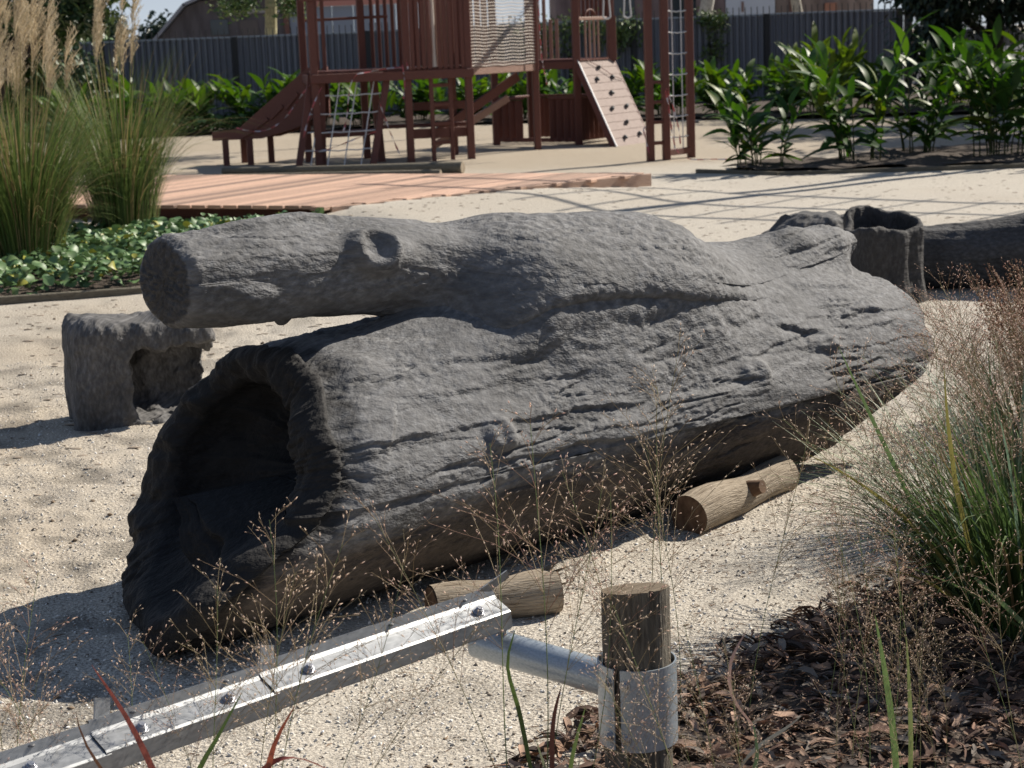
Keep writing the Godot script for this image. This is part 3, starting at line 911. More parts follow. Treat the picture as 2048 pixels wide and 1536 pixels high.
	while xs.size() < 6500:
		var x := r.randf_range(-6.2, -1.5)
		var z := r.randf_range(-16.3, -11.3)
		if not Geometry2D.is_point_in_polygon(Vector2(x, z), poly):
			continue
		var top := 0.17 + 0.09 * gn.get_noise_2d(x, z)
		if z < -14.6:
			top *= 0.6
		var y := gh(x, z) + 0.02 + top * pow(r.randf(), 0.6)
		xs.append(Transform3D((Basis(Vector3.UP, r.randf() * TAU) * Basis(Vector3(0, 0, 1), r.randf_range(-0.5, 0.7)) * Basis(Vector3.RIGHT, r.randfn(0, 0.45))).scaled(Vector3.ONE * r.randf_range(0.6, 1.25)), Vector3(x, y, z)))
		var c := Color(0.075, 0.16, 0.06).lerp(Color(0.15, 0.24, 0.09), r.randf())
		if r.randf() < 0.06:
			c = Color(0.30, 0.30, 0.05)
		cs.append(c * r.randf_range(0.75, 1.2))
	var gc := scatter("ground_cover", im, xs, cs, self)
	tag(gc, "creeping broad-leaved ground cover below the plumed grasses", "ground cover")
	gc.set_meta("kind", "stuff")
	xs = []
	cs = PackedColorArray()
	for i in 2600:
		var x := r.randf_range(-9.5, -4.3)
		xs.append(Transform3D((Basis(Vector3.UP, r.randf() * TAU) * Basis(Vector3(0, 0, 1), r.randf_range(-0.4, 0.8))).scaled(Vector3.ONE * r.randf_range(0.9, 1.6)), Vector3(x, 0.05 + 0.25 * r.randf(), r.randf_range(-35.2, -34.3) - 0.1 * x - 0.7)))
		cs.append(Color(0.09, 0.17, 0.06) * r.randf_range(0.7, 1.3))
	var g2c := scatter("ground_cover", im, xs, cs, self)
	tag(g2c, "low green ground cover in front of the fence hedge at the left", "ground cover")
	g2c.set_meta("kind", "stuff")
	var lo := thing("garden_edging", "weathered grey edging board along the ground cover at the left", "edging")
	var b2 := MB.new()
	b2.beam(at(-4.7, 0.02, 11.33), at(-3.37, 0.01, 11.74), 0.05, 0.07)
	part("board", b2.mesh(M.grey_log), lo)
	b2 = MB.new()
	b2.beam(at(-3.36, 0.02, 11.745), at(-2.42, 0.01, 12.06), 0.05, 0.07)
	part("board", b2.mesh(M.grey_log), lo)

func boardwalk() -> void:
	var o := thing("boardwalk", "low boardwalk of orange brown planks between the log and the play tower", "boardwalk")
	var c0 := Vector2(-1.6, 16.47)
	var e := Vector2(-0.909, 0.417)
	var v := Vector2(0.5, 0.866)
	var d := Vector2(0.787, 0.616)
	var b0 := Vector2(-4.2, 21.55)
	var bd := (Vector2(1.62, 18.95) - b0).normalized()
	var pitch := 0.172
	var top := 0.15
	var r := RandomNumberGenerator.new()
	r.seed = 3
	var tints := []
	for k in 5:
		var m: StandardMaterial3D = M.deck_wood.duplicate()
		m.albedo_color = L(0.56, 0.36, 0.26) * [1.0, 0.86, 1.1, 0.94, 0.76][k]
		m.uv1_offset = Vector3(0.17 * k, 0.31 * k, 0)
		tints.append(m)
	var n := 0
	var s := -2.35
	while s < 4.6:
		var p := c0 + e * s
		var k0 := r.randf_range(-0.012, 0.012)
		if s - 0.08 < 0.0:
			var hit: Variant = Geometry2D.line_intersects_line(p, v, c0, d)
			k0 = (hit - p).dot(v) + 0.02 if hit != null else 0.0
		var hb: Variant = Geometry2D.line_intersects_line(p, v, b0, bd)
		var k1: float = (hb - p).dot(v)
		if k1 - k0 > 0.15:
			var a: Vector2 = p + v * k0
			var z: Vector2 = p + v * k1
			var b := MB.new()
			b.beam(at(a.x, top - 0.015, a.y), at(z.x, top - 0.015 + r.randf_range(-0.002, 0.002), z.y), pitch - 0.012, 0.034, Vector3.UP, 0.004)
			partn("plank", n, b.mesh(tints[r.randi() % 5]), o)
			n += 1
		s += pitch
	for q in [0.25, 1.6, 3.0]:
		var a: Vector2 = c0 + v * q + e * 0.1
		var z: Vector2 = c0 + v * q + e * 4.5
		var b := MB.new()
		b.beam(at(a.x, 0.06, a.y), at(z.x, 0.06, z.y), 0.08, 0.11)
		part("joist", b.mesh(M.red_wood), o)
	var f0 := c0 + Vector2(0.012, -0.02)
	var f1 := c0 + d * 3.98
	var fb := MB.new()
	fb.beam(at(f0.x, 0.075, f0.y), at(f1.x, 0.075, f1.y), 0.03, 0.144)
	part("edge_board", fb.mesh(M.deck_wood), o)
	# round edging logs behind it
	for g in [["long tapering pole lying behind the boardwalk with a pale cut end", [Vector3(-3.61, 0.05, -23.3), Vector3(-2.2, 0.055, -22.68), Vector3(-0.5, 0.068, -21.95)], [0.045, 0.055, 0.075]],
			["thin grey pole lying along the back edge of the boardwalk", [Vector3(-4.6, 0.04, -22.5), Vector3(-2.7, 0.045, -21.98), Vector3(-0.75, 0.05, -21.35)], [0.04, 0.045, 0.05]]]:
		var w := thing("edging_pole", g[0], "log")
		var b := MB.new()
		b.tube(PackedVector3Array(g[1]), PackedFloat32Array(g[2]), 12, true, 0.05, 3)
		part("trunk", b.mesh(M.grey_log), w)
		var b3 := MB.new()
		var dir: Vector3 = (g[1][2] - g[1][1]).normalized()
		b3.tube(PackedVector3Array([g[1][2] + dir * 0.001, g[1][2] + dir * 0.006]), PackedFloat32Array([g[2][2] * 0.97, g[2][2] * 0.9]), 12, true)
		part("cut_end", b3.mesh(M.log_wood), w)

# ---------------------------------------------------------------- playground
func P(x: float, d: float, h: float) -> Vector3:
	return Vector3(x, h, -d)

func stick(o: Node3D, called: String, a: Vector3, b: Vector3, w: float, h: float, m: Material = null, up := Vector3.UP) -> MeshInstance3D:
	var q := MB.new()
	if absf((b - a).normalized().y) > 0.9:
		up = Vector3(0.2195, 0, 0.976)
	q.beam(a, b, w, h, up, 0.006)
	return part(called, q.mesh(m if m else M.red_wood), o)

func rope(b: MB, a: Vector3, z: Vector3, sag: float, r: float, n := 8, sides := 5, wob := 0.0, sd := 0) -> void:
	var p := PackedVector3Array()
	var q := PackedFloat32Array()
	for i in n + 1:
		var t := float(i) / n
		p.append(a.lerp(z, t) + Vector3(0, -sag * 4.0 * t * (1.0 - t) + wob * sin(t * 23.0 + sd), wob * 0.6 * sin(t * 17.0 + sd * 2.0)))
		q.append(r)
	b.tube(p, q, sides, false)

func play_tower() -> void:
	var o := thing("play_tower", "reddish brown wooden play tower with slide, net, ladder, bridge and climbing wall", "play structure")
	var e := Vector3(0.976, 0, -0.2195)     # along the front of the left tower
	var bk := Vector3(-0.2195, 0, -0.976)   # to its back
	var A := P(-2.45, 24.1, 0)
	var D := P(-0.43, 24.55, 0)
	var Cc := P(-1.24, 24.38, 0)
	var up := Vector3.UP
	# posts
	for q in [[A, 3.0], [Cc, 3.0], [D, 3.0], [A + bk * 1.15, 3.0], [A + bk * 1.15 + e * 0.82, 3.0], [D + bk * 1.15, 3.0]]:
		stick(o, "post", q[0] + up * -0.1, q[0] + up * q[1], 0.095, 0.095)
	# deck of planks, with fascias
	for i in 13:
		var p0 := A + e * (0.07 + i * 0.159) + up * 1.235
		stick(o, "deck_plank", p0 + bk * -0.02, p0 + bk * 1.2, 0.15, 0.03)
	for q in [[A + bk * -0.065, D + bk * -0.065], [A + bk * 1.21, D + bk * 1.21]]:
		stick(o, "deck_beam", q[0] + up * 1.155 - e * 0.06, q[1] + up * 1.155 + e * 0.06, 0.035, 0.12)
	stick(o, "deck_beam", A + up * 1.15 - e * 0.065 + bk * 0.05, A + bk * 1.1 + up * 1.15 - e * 0.065, 0.035, 0.12)
	# rails and slats
	stick(o, "rail", A + up * 2.2 + bk * -0.06 - e * 0.15, Cc + up * 2.2 + bk * -0.06, 0.035, 0.08)
	stick(o, "rail", A + bk * 1.15 + up * 1.93, A + bk * 1.15 + e * 1.2 + up * 1.95, 0.04, 0.04)
	stick(o, "rail", Cc + up * 2.3 + bk * -0.06, D + up * 2.3 + bk * -0.06, 0.035, 0.08)
	for i in 3:
		stick(o, "slat", A + e * (0.08 + i * 0.062) + up * 1.255 + bk * (0.95 - i * 0.25), A + e * (0.08 + i * 0.062) + up * 2.2 + bk * (0.95 - i * 0.25), 0.05, 0.025)
	for i in 4:
		var q := A + bk * 1.2 + e * (0.98 + i * 0.098)
		stick(o, "slat", q + up * 1.255, q + up * 2.3, 0.05, 0.025)
	for i in 4:
		var q := Cc + e * (0.075 + i * 0.075) + bk * -0.06
		stick(o, "slat", q + up * 1.225, q + up * 2.27, 0.05, 0.025)
	for i in 5:
		var q := Cc + e * (0.44 + i * 0.078) + bk * -0.06
		stick(o, "slat", q + up * 1.225, q + up * 2.27, 0.05, 0.025)
	for i in 7:
		var q := D + bk * 1.2 - e * (0.1 + i * 0.1)
		stick(o, "slat", q + up * 1.255, q + up * 2.2, 0.045, 0.025)
	for i in 5:
		var q := D + bk * (0.2 + i * 0.2) + e * 0.06
		stick(o, "slat", q + up * 1.255, q + up * 2.2, 0.03, 0.045)
	# pitched roof over it (above the picture)
	for s in [0, 1]:
		for i in 5:
			var lo := A + bk * (0.02 + 0.115 * i if s == 0 else 1.13 - 0.115 * i) + up * (2.98 + 0.1 * i)
			stick(o, "roof_board", lo - e * 0.15, lo + e * 2.25, 0.15, 0.025, null, (up + bk * (-0.85 if s == 0 else 0.85)).normalized())
	# low seats and cross beams
	stick(o, "seat_beam", P(-2.42, 24.3, 0.42), P(-1.64, 24.5, 0.42), 0.14, 0.09)
	stick(o, "seat_leg", P(-2.42, 24.2, -0.05), P(-2.38, 24.2, 1.15), 0.1, 0.1)
	stick(o, "seat_leg", P(-1.66, 24.75, -0.05), P(-1.72, 24.75, 1.15), 0.1, 0.1)
	stick(o, "seat_beam", P(-1.68, 24.7, 0.47), P(-0.48, 24.85, 0.47), 0.16, 0.05)
	stick(o, "seat_beam", P(-1.2, 24.46, 0.37), P(-0.45, 24.64, 0.37), 0.05, 0.13)
	stick(o, "cross_beam", P(-1.2, 24.9, 0.72), P(-0.5, 25.05, 0.72), 0.05, 0.11)
	stick(o, "brace", P(-0.95, 25.4, 0.3), P(0.25, 26.1, 1.05), 0.05, 0.13)
	stick(o, "brace", P(-0.95, 25.6, 0.15), P(0.1, 26.1, 0.75), 0.05, 0.1, M.pale_wood)
	# ladder
	var l0 := P(-0.93, 24.42, 0)
	var l1 := P(-0.68, 24.56, 0)
	for q in [l0, l1]:
		stick(o, "ladder_rail", q + up * -0.05, q + up * 1.22, 0.055, 0.055)
	for i in 4:
		stick(o, "rung", l0 + up * (0.24 + i * 0.255), l1 + up * (0.24 + i * 0.255), 0.045, 0.05)
	# slide: side boards, chute, supports
	var s0 := P(-2.56, 24.75, 0)
	var sd := Vector3(-0.937, 0, -0.35)
	var sn := Vector3(-0.35, 0, 0.937)
	for k in 2:
		var b := MB.new()
		var off := sn * (0.0 if k == 0 else -0.52)
		b.prism(s0 + off - sn * 0.02, s0 + off + sn * 0.02, PackedVector2Array([Vector2(0, 0.62), Vector2(0.26, 0.50), Vector2(0.8, 0.36), Vector2(1.57, 0.34), Vector2(1.57, 0.46), Vector2(1.16, 0.50), Vector2(0.04, 1.30), Vector2(0, 1.30)]))
		part("slide_side", b.mesh(M.red_wood), o)
	var ch := [Vector2(0.0, 1.16), Vector2(1.12, 0.40), Vector2(1.55, 0.38)]
	for i in 2:
		var a: Vector3 = s0 - sn * 0.26 + sd * ch[i].x + up * ch[i].y
		var z: Vector3 = s0 - sn * 0.26 + sd * ch[i + 1].x + up * ch[i + 1].y
		stick(o, "slide_chute", a, z, 0.47, 0.02, M.zinc)
	for i in 4:
		var t := 0.2 + i * 0.24
		stick(o, "slide_cleat", s0 + sn * 0.035 + sd * t + up * (1.1 - t * 0.69), s0 + sn * 0.035 + sd * (t + 0.2) + up * (0.86 - t * 0.52), 0.02, 0.05)
	for q in [[1.38, 0.0], [1.0, 0.0], [0.95, -0.52], [1.38, -0.52]]:
		var f: Vector3 = s0 + sd * q[0] + sn * q[1]
		stick(o, "slide_leg", f + up * -0.05, f + up * 0.36, 0.085, 0.085)
	# net climber: two leaning legs and white ropes
	var nt := [P(-2.50, 24.2, 1.2), P(-1.5, 24.38, 1.2)]
	var nb := [P(-2.72, 23.95, -0.05), P(-1.74, 24.0, -0.05)]
	for i in 2:
		stick(o, "net_leg", nb[i], nt[i], 0.085, 0.085, null, Vector3(1, 0, 0))
	var b2 := MB.new()
	for i in 4:
		var t := 0.16 + i * 0.225
		rope(b2, nt[0].lerp(nt[1], t), nb[0].lerp(nb[1], t), 0.0, 0.009, 8, 6, 0.004, i)
	for i in 5:
		var t := 0.21 + i * 0.19
		rope(b2, nt[0].lerp(nb[0], t), nt[1].lerp(nb[1], t), 0.012, 0.009, 8, 6, 0.006, i + 9)
	part("climbing_net", b2.mesh(M.white_rope), o)
	# rope bridge
	var q0 := P(-0.40, 24.6, 0)
	var q1 := P(0.50, 26.0, 0)
	var bd := (q1 - q0).normalized()
	var bn := Vector3(bd.z, 0, -bd.x)
	if bn.z > 0:
		bn = -bn
	var len := (q1 - q0).length()
	stick(o, "bridge_beam", q0 + up * 1.17, q1 + up * 1.17, 0.05, 0.1, M.pale_wood)
	stick(o, "bridge_beam", q0 + bn * 0.75 + up * 1.17, q1 + bn * 0.75 + up * 1.17, 0.05, 0.1)
	for i in 12:
		var p := q0 + bd * (0.07 + i * len / 12.0) + up * 1.235
		stick(o, "bridge_plank", p, p + bn * 0.75, 0.12, 0.025, M.pale_wood)
	for i in 9:
		var p := q0 + bd * (0.08 + i * len / 9.0) + bn * 0.76
		stick(o, "bridge_slat", p + up * 1.25, p + up * 2.35, 0.085, 0.025, M.pale_wood)
	stick(o, "post", q1 + up * -0.1, q1 + up * 3.0, 0.09, 0.09)
	stick(o, "rail", q0 + up * 2.16, q1 + up * 2.16, 0.04, 0.06)
	var b4 := MB.new()
	for i in 21:
		var h := 1.24 + i * 0.044
		rope(b4, q0 + up * h + bn * -0.03, q1 + up * h + bn * -0.03, 0.006, 0.006, 26, 4, 0.006, 0)
	for i in 34:
		var t := (i + 0.5) / 34.0
		rope(b4, q0.lerp(q1, t) + up * 1.22 + bn * -0.03, q0.lerp(q1, t) + up * 2.15 + bn * -0.03, 0.0, 0.0035, 4, 3)
	part("bridge_net", b4.mesh(M.rope), o)
	# right tower with play counter below and sloping climbing wall
	var p0 := P(1.13, 26.9, 0)
	var u := Vector3(-0.842, 0, -0.539)     # along its front, to the left
	var w := Vector3(0.557, 0, -0.83)       # to its back
	var p3 := p0 + u * 1.45
	var p1 := p0 + w * 1.0
	var p2 := p3 + w * 1.0
	for q in [p0, p3, p1, p2]:
		stick(o, "post", q + up * -0.1, q + up * 3.0, 0.1, 0.1)
	for i in 9:
		var p := p0 + w * (0.05 + i * 0.095) + up * 1.235
		stick(o, "deck_plank", p - u * 0.05, p + u * 1.5, 0.09, 0.03)
	for q in [[p0, p3], [p1, p2], [p0, p1], [p3, p2]]:
		stick(o, "deck_beam", q[0] + up * 1.165, q[1] + up * 1.165, 0.05, 0.11)
	# back slats, gate bars over the wall, arch
	for i in 4:
		var q := p2 - u * (0.18 + i * 0.11)
		stick(o, "slat", q + up * 1.25, q + up * (2.3 if i < 2 else 1.85), 0.055, 0.025, M.pale_wood)
	for i in 8:
		var q := p1 + u * (0.08 + i * 0.075)
		stick(o, "slat", q + up * 1.85, q + up * 2.8, 0.045, 0.025)
	stick(o, "rail", p0 + w * 0.05 + up * 1.83, p1 + up * 1.83, 0.05, 0.05, M.pale_wood)
	for i in 4:
		var q := p0 + w * (0.27 + i * 0.125)
		stick(o, "gate_bar", q + up * 1.26, q + up * 1.81, 0.03, 0.03, M.pale_wood)
	stick(o, "post", p1 + w * 0.0 + up * 1.2 - u * 0.02, p1 + up * 1.86 - u * 0.02, 0.12, 0.12)
	var ar := MB.new()
	var ap := PackedVector3Array()
	var aq := PackedFloat32Array()
	for i in 9:
		var an := PI * i / 8.0
		ap.append(p0 + w * (0.42 - 0.14 * cos(an)) + up * (1.87 + 0.09 * sin(an)))
		aq.append(0.016)
	ar.tube(ap, aq, 6)
	part("arch_handle", ar.mesh(M.red_wood), o)
	for s in [0, 1]:
		for i in 4:
			var lo := p0 + w * (0.0 + 0.12 * i if s == 0 else 0.85 - 0.12 * i) + up * (2.98 + 0.11 * i)
			stick(o, "roof_board", lo - u * 0.15, lo + u * 1.6, 0.15, 0.025, null, (up + w * (-0.85 if s == 0 else 0.85)).normalized())
	# counter panels of upright boards, opening in the middle
	for i in 12:
		var q := p3 - u * (0.06 + i * 0.12)
		if i >= 4 and i <= 7:
			continue
		stick(o, "counter_board", q + up * 0.05, q + up * 0.66, 0.115, 0.025)
	for i in 12:
		var q := p2 - u * (0.06 + i * 0.12)
		stick(o, "counter_board", q + up * 0.05, q + up * 0.66, 0.115, 0.025)
	for i in 7:
		var q := p0 + w * (0.08 + i * 0.135)
		stick(o, "counter_board", q + up * 0.05, q + up * 0.68, 0.11, 0.025)
	for q in [[p3, p3 - u * 0.5], [p0 + u * 0.5, p0], [p2, p1], [p0, p1], [p3, p2]]:
		stick(o, "counter_top", q[0] + up * 0.69, q[1] + up * 0.69, 0.07, 0.035)
	stick(o, "sill", p3 + up * 0.07, p0 + up * 0.07, 0.04, 0.06)
	# climbing wall
	var down := (P(1.62, 26.1, 0) - P(1.13, 26.9, 1.235)) 
	var W0 := p0 + up * 1.235 + down.normalized() * 0.02
	var nrm := w.cross(down).normalized()
	if nrm.y < 0:
		nrm = -nrm
	var n := 11
	var full := down.length()
	var cw := Node3D.new()
	cw.name = "climbing_wall"
	o.add_child(cw, true)
	for i in n:
		var c: Vector3 = W0 + down.normalized() * full * (i + 0.5) / n
		var b := MB.new()
		b.beam(c + w * 0.02, c + w * 1.03, full / n - 0.006, 0.028, nrm, 0.004)
		partn("plank", i, b.mesh(M.wall_wood), cw)
	for k in 2:
		var side: Vector3 = W0 + w * (0.0 if k == 0 else 1.05) - nrm * 0.03
		var b := MB.new()
		b.beam(side, side + down, 0.035, 0.09, nrm, 0.004)
		part("side_board", b.mesh(M.red_wood), cw)
	var edge := MB.new()
	edge.col = Color(0.55, 0.55, 0.56)
	edge.beam(W0 - w * 0.012 + nrm * 0.026, W0 - w * 0.012 + nrm * 0.026 + down, 0.03, 0.016, nrm, 0.003)
	part("edge_strip", edge.mesh(M.paint), cw)
	var hold := MB.new()
	hold.ball(Vector3(0, 0.0, 0), Vector3(0.034, 0.036, 0.034), 9, 6)
	hold.ball(Vector3(0.012, 0.02, 0.01), Vector3(0.02, 0.028, 0.022), 7, 5)
	var hm := hold.mesh(M.hold)
	for q in [[0.10, 0.46], [0.23, 0.28], [0.22, 0.72], [0.40, 0.50], [0.58, 0.32], [0.57, 0.74], [0.75, 0.54], [0.91, 0.32], [0.89, 0.76]]:
		var c: Vector3 = W0 + down * q[0] + w * 1.03 * q[1] + nrm * 0.03
		part("hold", hm, cw, Transform3D(Basis(Vector3(1, 0.3, 0.2).normalized(), q[0] * 9.0), c))
	# safety line on the wall
	var sl := MB.new()
	sl.tube(PackedVector3Array([W0 + w * 0.2 + nrm * 0.03, W0 + down * 0.10 + w * 0.48 + nrm * 0.05, W0 + down * 0.22 + w * 0.75 + nrm * 0.05, W0 + down * 0.26 + w * 1.0 + nrm * 0.03]), PackedFloat32Array([0.006, 0.006, 0.006, 0.006]), 5)
	part("cord", sl.mesh(M.red_wood), cw)
	# thick knotted rope in the left tower doorway
	var tr := MB.new()
	tr.tube(PackedVector3Array([Cc + e * 0.37 + up * 2.9, Cc + e * 0.375 + up * 2.2, Cc + e * 0.38 + up * 1.45, Cc + e * 0.38 + up * 1.25]), PackedFloat32Array([0.02, 0.022, 0.022, 0.035]), 8)
	part("knotted_rope", tr.mesh(M.rope), o)
	tapes()

func tape_strip(called: String, label: String, runs: Array, group := "") -> void:
	# red and white barrier tape: twisted ribbon whose bands alternate
	var o := thing(called, label, "barrier tape", Vector3.ZERO, 0.0, group)
	var k := 0
	for run in runs:
		var b := MB.new()
		var cv := Curve3D.new()
		for p in run:
			cv.add_point(p)
		for i in range(1, run.size() - 1):
			var t: Vector3 = (run[i + 1] - run[i - 1]) * 0.2
			cv.set_point_in(i, -t)
			cv.set_point_out(i, t)
		var ln := cv.get_baked_length()
		var n := int(ln / 0.035) + 2
		for i in n - 1:
			var a := cv.sample_baked(ln * i / (n - 1.0))
			var z := cv.sample_baked(ln * (i + 1) / (n - 1.0))
			b.col = Color(0.36, 0.075, 0.085) if (i / 3) % 2 == 0 else Color(0.5, 0.46, 0.49)
			var sd := Vector3(sin(i * 0.55 + k), 0.6, cos(i * 0.55 + k)).normalized()
			var sd2 := Vector3(sin((i + 1) * 0.55 + k), 0.6, cos((i + 1) * 0.55 + k)).normalized()
			b.quad(a - sd * 0.012, a + sd * 0.012, z + sd2 * 0.012, z - sd2 * 0.012, (z - a).cross(sd).normalized())
		part("strip", b.mesh(M.plastic), o)
		k += 1

func tapes() -> void:
	tape_strip("barrier_tape", "red and white barrier tape draped over the slide, net and left tower deck", [
		[P(-2.46, 24.0, 1.12), P(-2.62, 24.2, 0.98), P(-2.95, 24.5, 0.62), P(-3.3, 24.8, 0.47), P(-3.65, 25.0, 0.52)],
		[P(-2.35, 23.98, 1.05), P(-2.5, 23.9, 0.75), P(-2.62, 23.88, 0.4)],
		[P(-1.3, 24.25, 1.27), P(-1.75, 24.1, 1.22), P(-1.95, 24.0, 1.12), P(-2.05, 23.98, 0.6), P(-2.1, 23.97, 0.45)],
		[P(-1.62, 24.1, 0.86), P(-1.5, 24.15, 0.45), P(-1.38, 24.2, 0.12)],
		[P(-1.29, 24.28, 1.3), P(-1.27, 24.26, 1.0), P(-1.3, 24.26, 0.85)],
		[P(-1.66, 23.95, 0.45), P(-1.95, 23.93, 0.36), P(-2.3, 23.92, 0.24), P(-2.5, 23.92, 0.22)],
		[P(-1.24, 24.28, 1.37), P(-1.22, 24.27, 1.24)]])
	tape_strip("barrier_tape", "strip of barrier tape hanging beside the rope bridge with a white knotted end", [
		[P(0.58, 25.9, 2.6), P(0.58, 25.88, 1.9), P(0.6, 25.9, 1.3), P(0.64, 25.85, 1.05), P(0.66, 25.85, 0.92)]])
	tape_strip("barrier_tape", "barrier tape knotted on the rope ladder frame and trailing over the sand", [
		[P(2.06, 22.85, 0.88), P(2.1, 22.85, 0.7), P(2.13, 22.85, 0.4), P(2.18, 22.85, 0.12)],
		[P(1.86, 22.78, 0.5), P(1.78, 22.9, 0.4), P(1.84, 22.75, 0.1)],
		[P(2.18, 22.8, 0.14), P(2.3, 22.6, 0.03), P(2.6, 22.3, 0.03), P(2.9, 22.1, 0.03)],
		[P(2.08, 22.86, 0.9), P(2.2, 22.85, 0.5), P(2.24, 22.86, 0.2)]])

func climbing_frame() -> void:
	var o := thing("rope_ladder_frame", "tall wooden frame with rungs and a white rope ladder right of the tower", "play structure")
	var a := P(1.86, 22.85, 0)
	var b := P(2.07, 22.95, 0)
	var c := P(2.42, 23.3, 0)
	var up := Vector3.UP
	for q in [a, b, c]:
		stick(o, "post", q - up * 0.1, q + up * 2.75, 0.09, 0.09)
	for h in [0.22, 0.48, 0.73, 0.98]:
		stick(o, "rung", a + up * h, b + up * h, 0.045, 0.045)
	stick(o, "bottom_beam", b + up * 0.09, c + up * 0.09, 0.06, 0.08)
	stick(o, "top_beam", a + up * 2.72, c + up * 2.72 + (c - b) * 0.3, 0.08, 0.1)
	var n := MB.new()
	for i in 2:
		var p := b.lerp(c, 0.32 + 0.36 * i)
		rope(n, p + up * 2.7, p + up * 0.12, 0.0, 0.008, 10, 6, 0.006, i)
	for i in 10:
		var h := 0.28 + i * 0.262
		rope(n, b + up * h + (c - b) * 0.1, c + up * h - (c - b) * 0.08, 0.012, 0.009, 8, 6, 0.004, i)
	part("rope_ladder", n.mesh(M.white_rope), o)
	# added frame out of view on the right, shaped to stripe the sand with shade
	var ob := thing("added_shade_frame", "added timber frame out of view on the right that stripes the sand with shade", "play structure")
	var m0 := P(4.9, 24.2, 5.0)
	var m1 := P(11.2, 18.4, 5.0)
	var dr := (m1 - m0).normalized()
	var sd := Vector3(-dr.z, 0, dr.x)
	for k in 3:
		stick(ob, "rail", m0 + sd * 0.95 * k, m1 + sd * 0.95 * k, 0.045, 0.045)
	for i in 14:
		var p := m0 + dr * (0.15 + i * 0.62) + Vector3(0, 0.06, 0)
		stick(ob, "rung", p - sd * 0.3, p + sd * 2.2, 0.035, 0.035)
	for q in [[3.6, 0.0], [3.6, 1.9], [8.3, 0.0], [8.3, 1.9]]:
		var p: Vector3 = m0 + dr * q[0] + sd * q[1]
		stick(ob, "post", Vector3(p.x, -0.1, p.z), p, 0.12, 0.12)
	# rings on ropes between tower and frame
	var hr := thing("ring_swing", "pair of pale ring ropes hanging between the tower and the rope frame", "play structure", P(1.62, 25.4, 0))
	stick(hr, "top_bar", Vector3(-0.3, 2.7, 0.0), Vector3(0.55, 2.7, 0.6), 0.06, 0.08)
	for k in 2:
		var x := -0.12 + k * 0.27
		var rb := MB.new()
		rope(rb, Vector3(x, 2.68, 0.1 + k * 0.2), Vector3(x - 0.05, 1.83, 0.1 + k * 0.2), 0.0, 0.012, 6, 6, 0.0)
		rope(rb, Vector3(x, 2.68, 0.1 + k * 0.2), Vector3(x + 0.05, 1.83, 0.1 + k * 0.2), 0.0, 0.012, 6, 6, 0.0)
		rope(rb, Vector3(x - 0.055, 1.83, 0.1 + k * 0.2), Vector3(x + 0.055, 1.83, 0.1 + k * 0.2), 0.03, 0.015, 6, 6, 0.0)
		part("ring_rope", rb.mesh(M.white_rope), hr)
	stick(hr, "link_beam", Vector3(-0.5, 2.77, -1.45), Vector3(-0.1, 2.77, 0.25), 0.06, 0.06)
	stick(hr, "link_beam", Vector3(0.35, 2.77, 0.3), Vector3(0.28, 2.77, 2.5), 0.06, 0.06)

# ---------------------------------------------------------------- the big log
var nb_low: FastNoiseLite
var nb_plate: FastNoiseLite
var nb_crack: FastNoiseLite
var nb_mask: FastNoiseLite
var nb_fine: FastNoiseLite
var nb_mid: FastNoiseLite

var ledges := []      # for each tenth of a metre along: the fissures that run there

func make_ledges(sd: int, n: int, length: float, s0: float, s1: float) -> Array:
	# long fissures whose upper lip overhangs the lower one
	var r := RandomNumberGenerator.new()
	r.seed = sd
	var all := []
	for i in int(length * 10.0) + 3:
		all.append([])
	for i in n:
		var l := r.randf_range(0.18, 0.55) if r.randf() < 0.65 else r.randf_range(0.6, 1.3)
		var a := r.randf_range(-0.15, length - 0.1)
		var f := [a, a + l, r.randf_range(s0, s1), r.randf_range(-0.07, 0.07), r.randf_range(0.003, 0.0105), r.randf() * 50.0, r.randf_range(0.02, 0.075)]
		for k in all.size():
			if k * 0.1 + 0.1 > a and k * 0.1 < a + l:
				all[k].append(f)
	return all

func ledge(t: float, s: float, all: Array) -> float:
	var d := 0.0
	var k := clampi(int(t * 10.0), 0, all.size() - 1)
	for f in all[k]:
		if t <= f[0] or t >= f[1]:
			continue
		var u: float = (t - f[0]) / (f[1] - f[0])
		var x: float = s - f[2] - f[3] * u - 0.022 * nb_mid.get_noise_2d(t * 3.0 + f[5], f[5]) - 0.006 * nb_mid.get_noise_2d(t * 14.0, f[5])
		if absf(x) > 0.16:
			continue
		var w := minf(1.0, 5.0 * minf(u, 1.0 - u)) * (0.75 + 0.5 * nb_mid.get_noise_2d(t * 5.0, f[5] + 9.0))
		d += f[4] * w * lerpf(-0.9 * exp(minf(x, 0.0) / 0.022), exp(-maxf(x, 0.0) / f[6]), smoothstep(-0.007, 0.007, x))
	return d

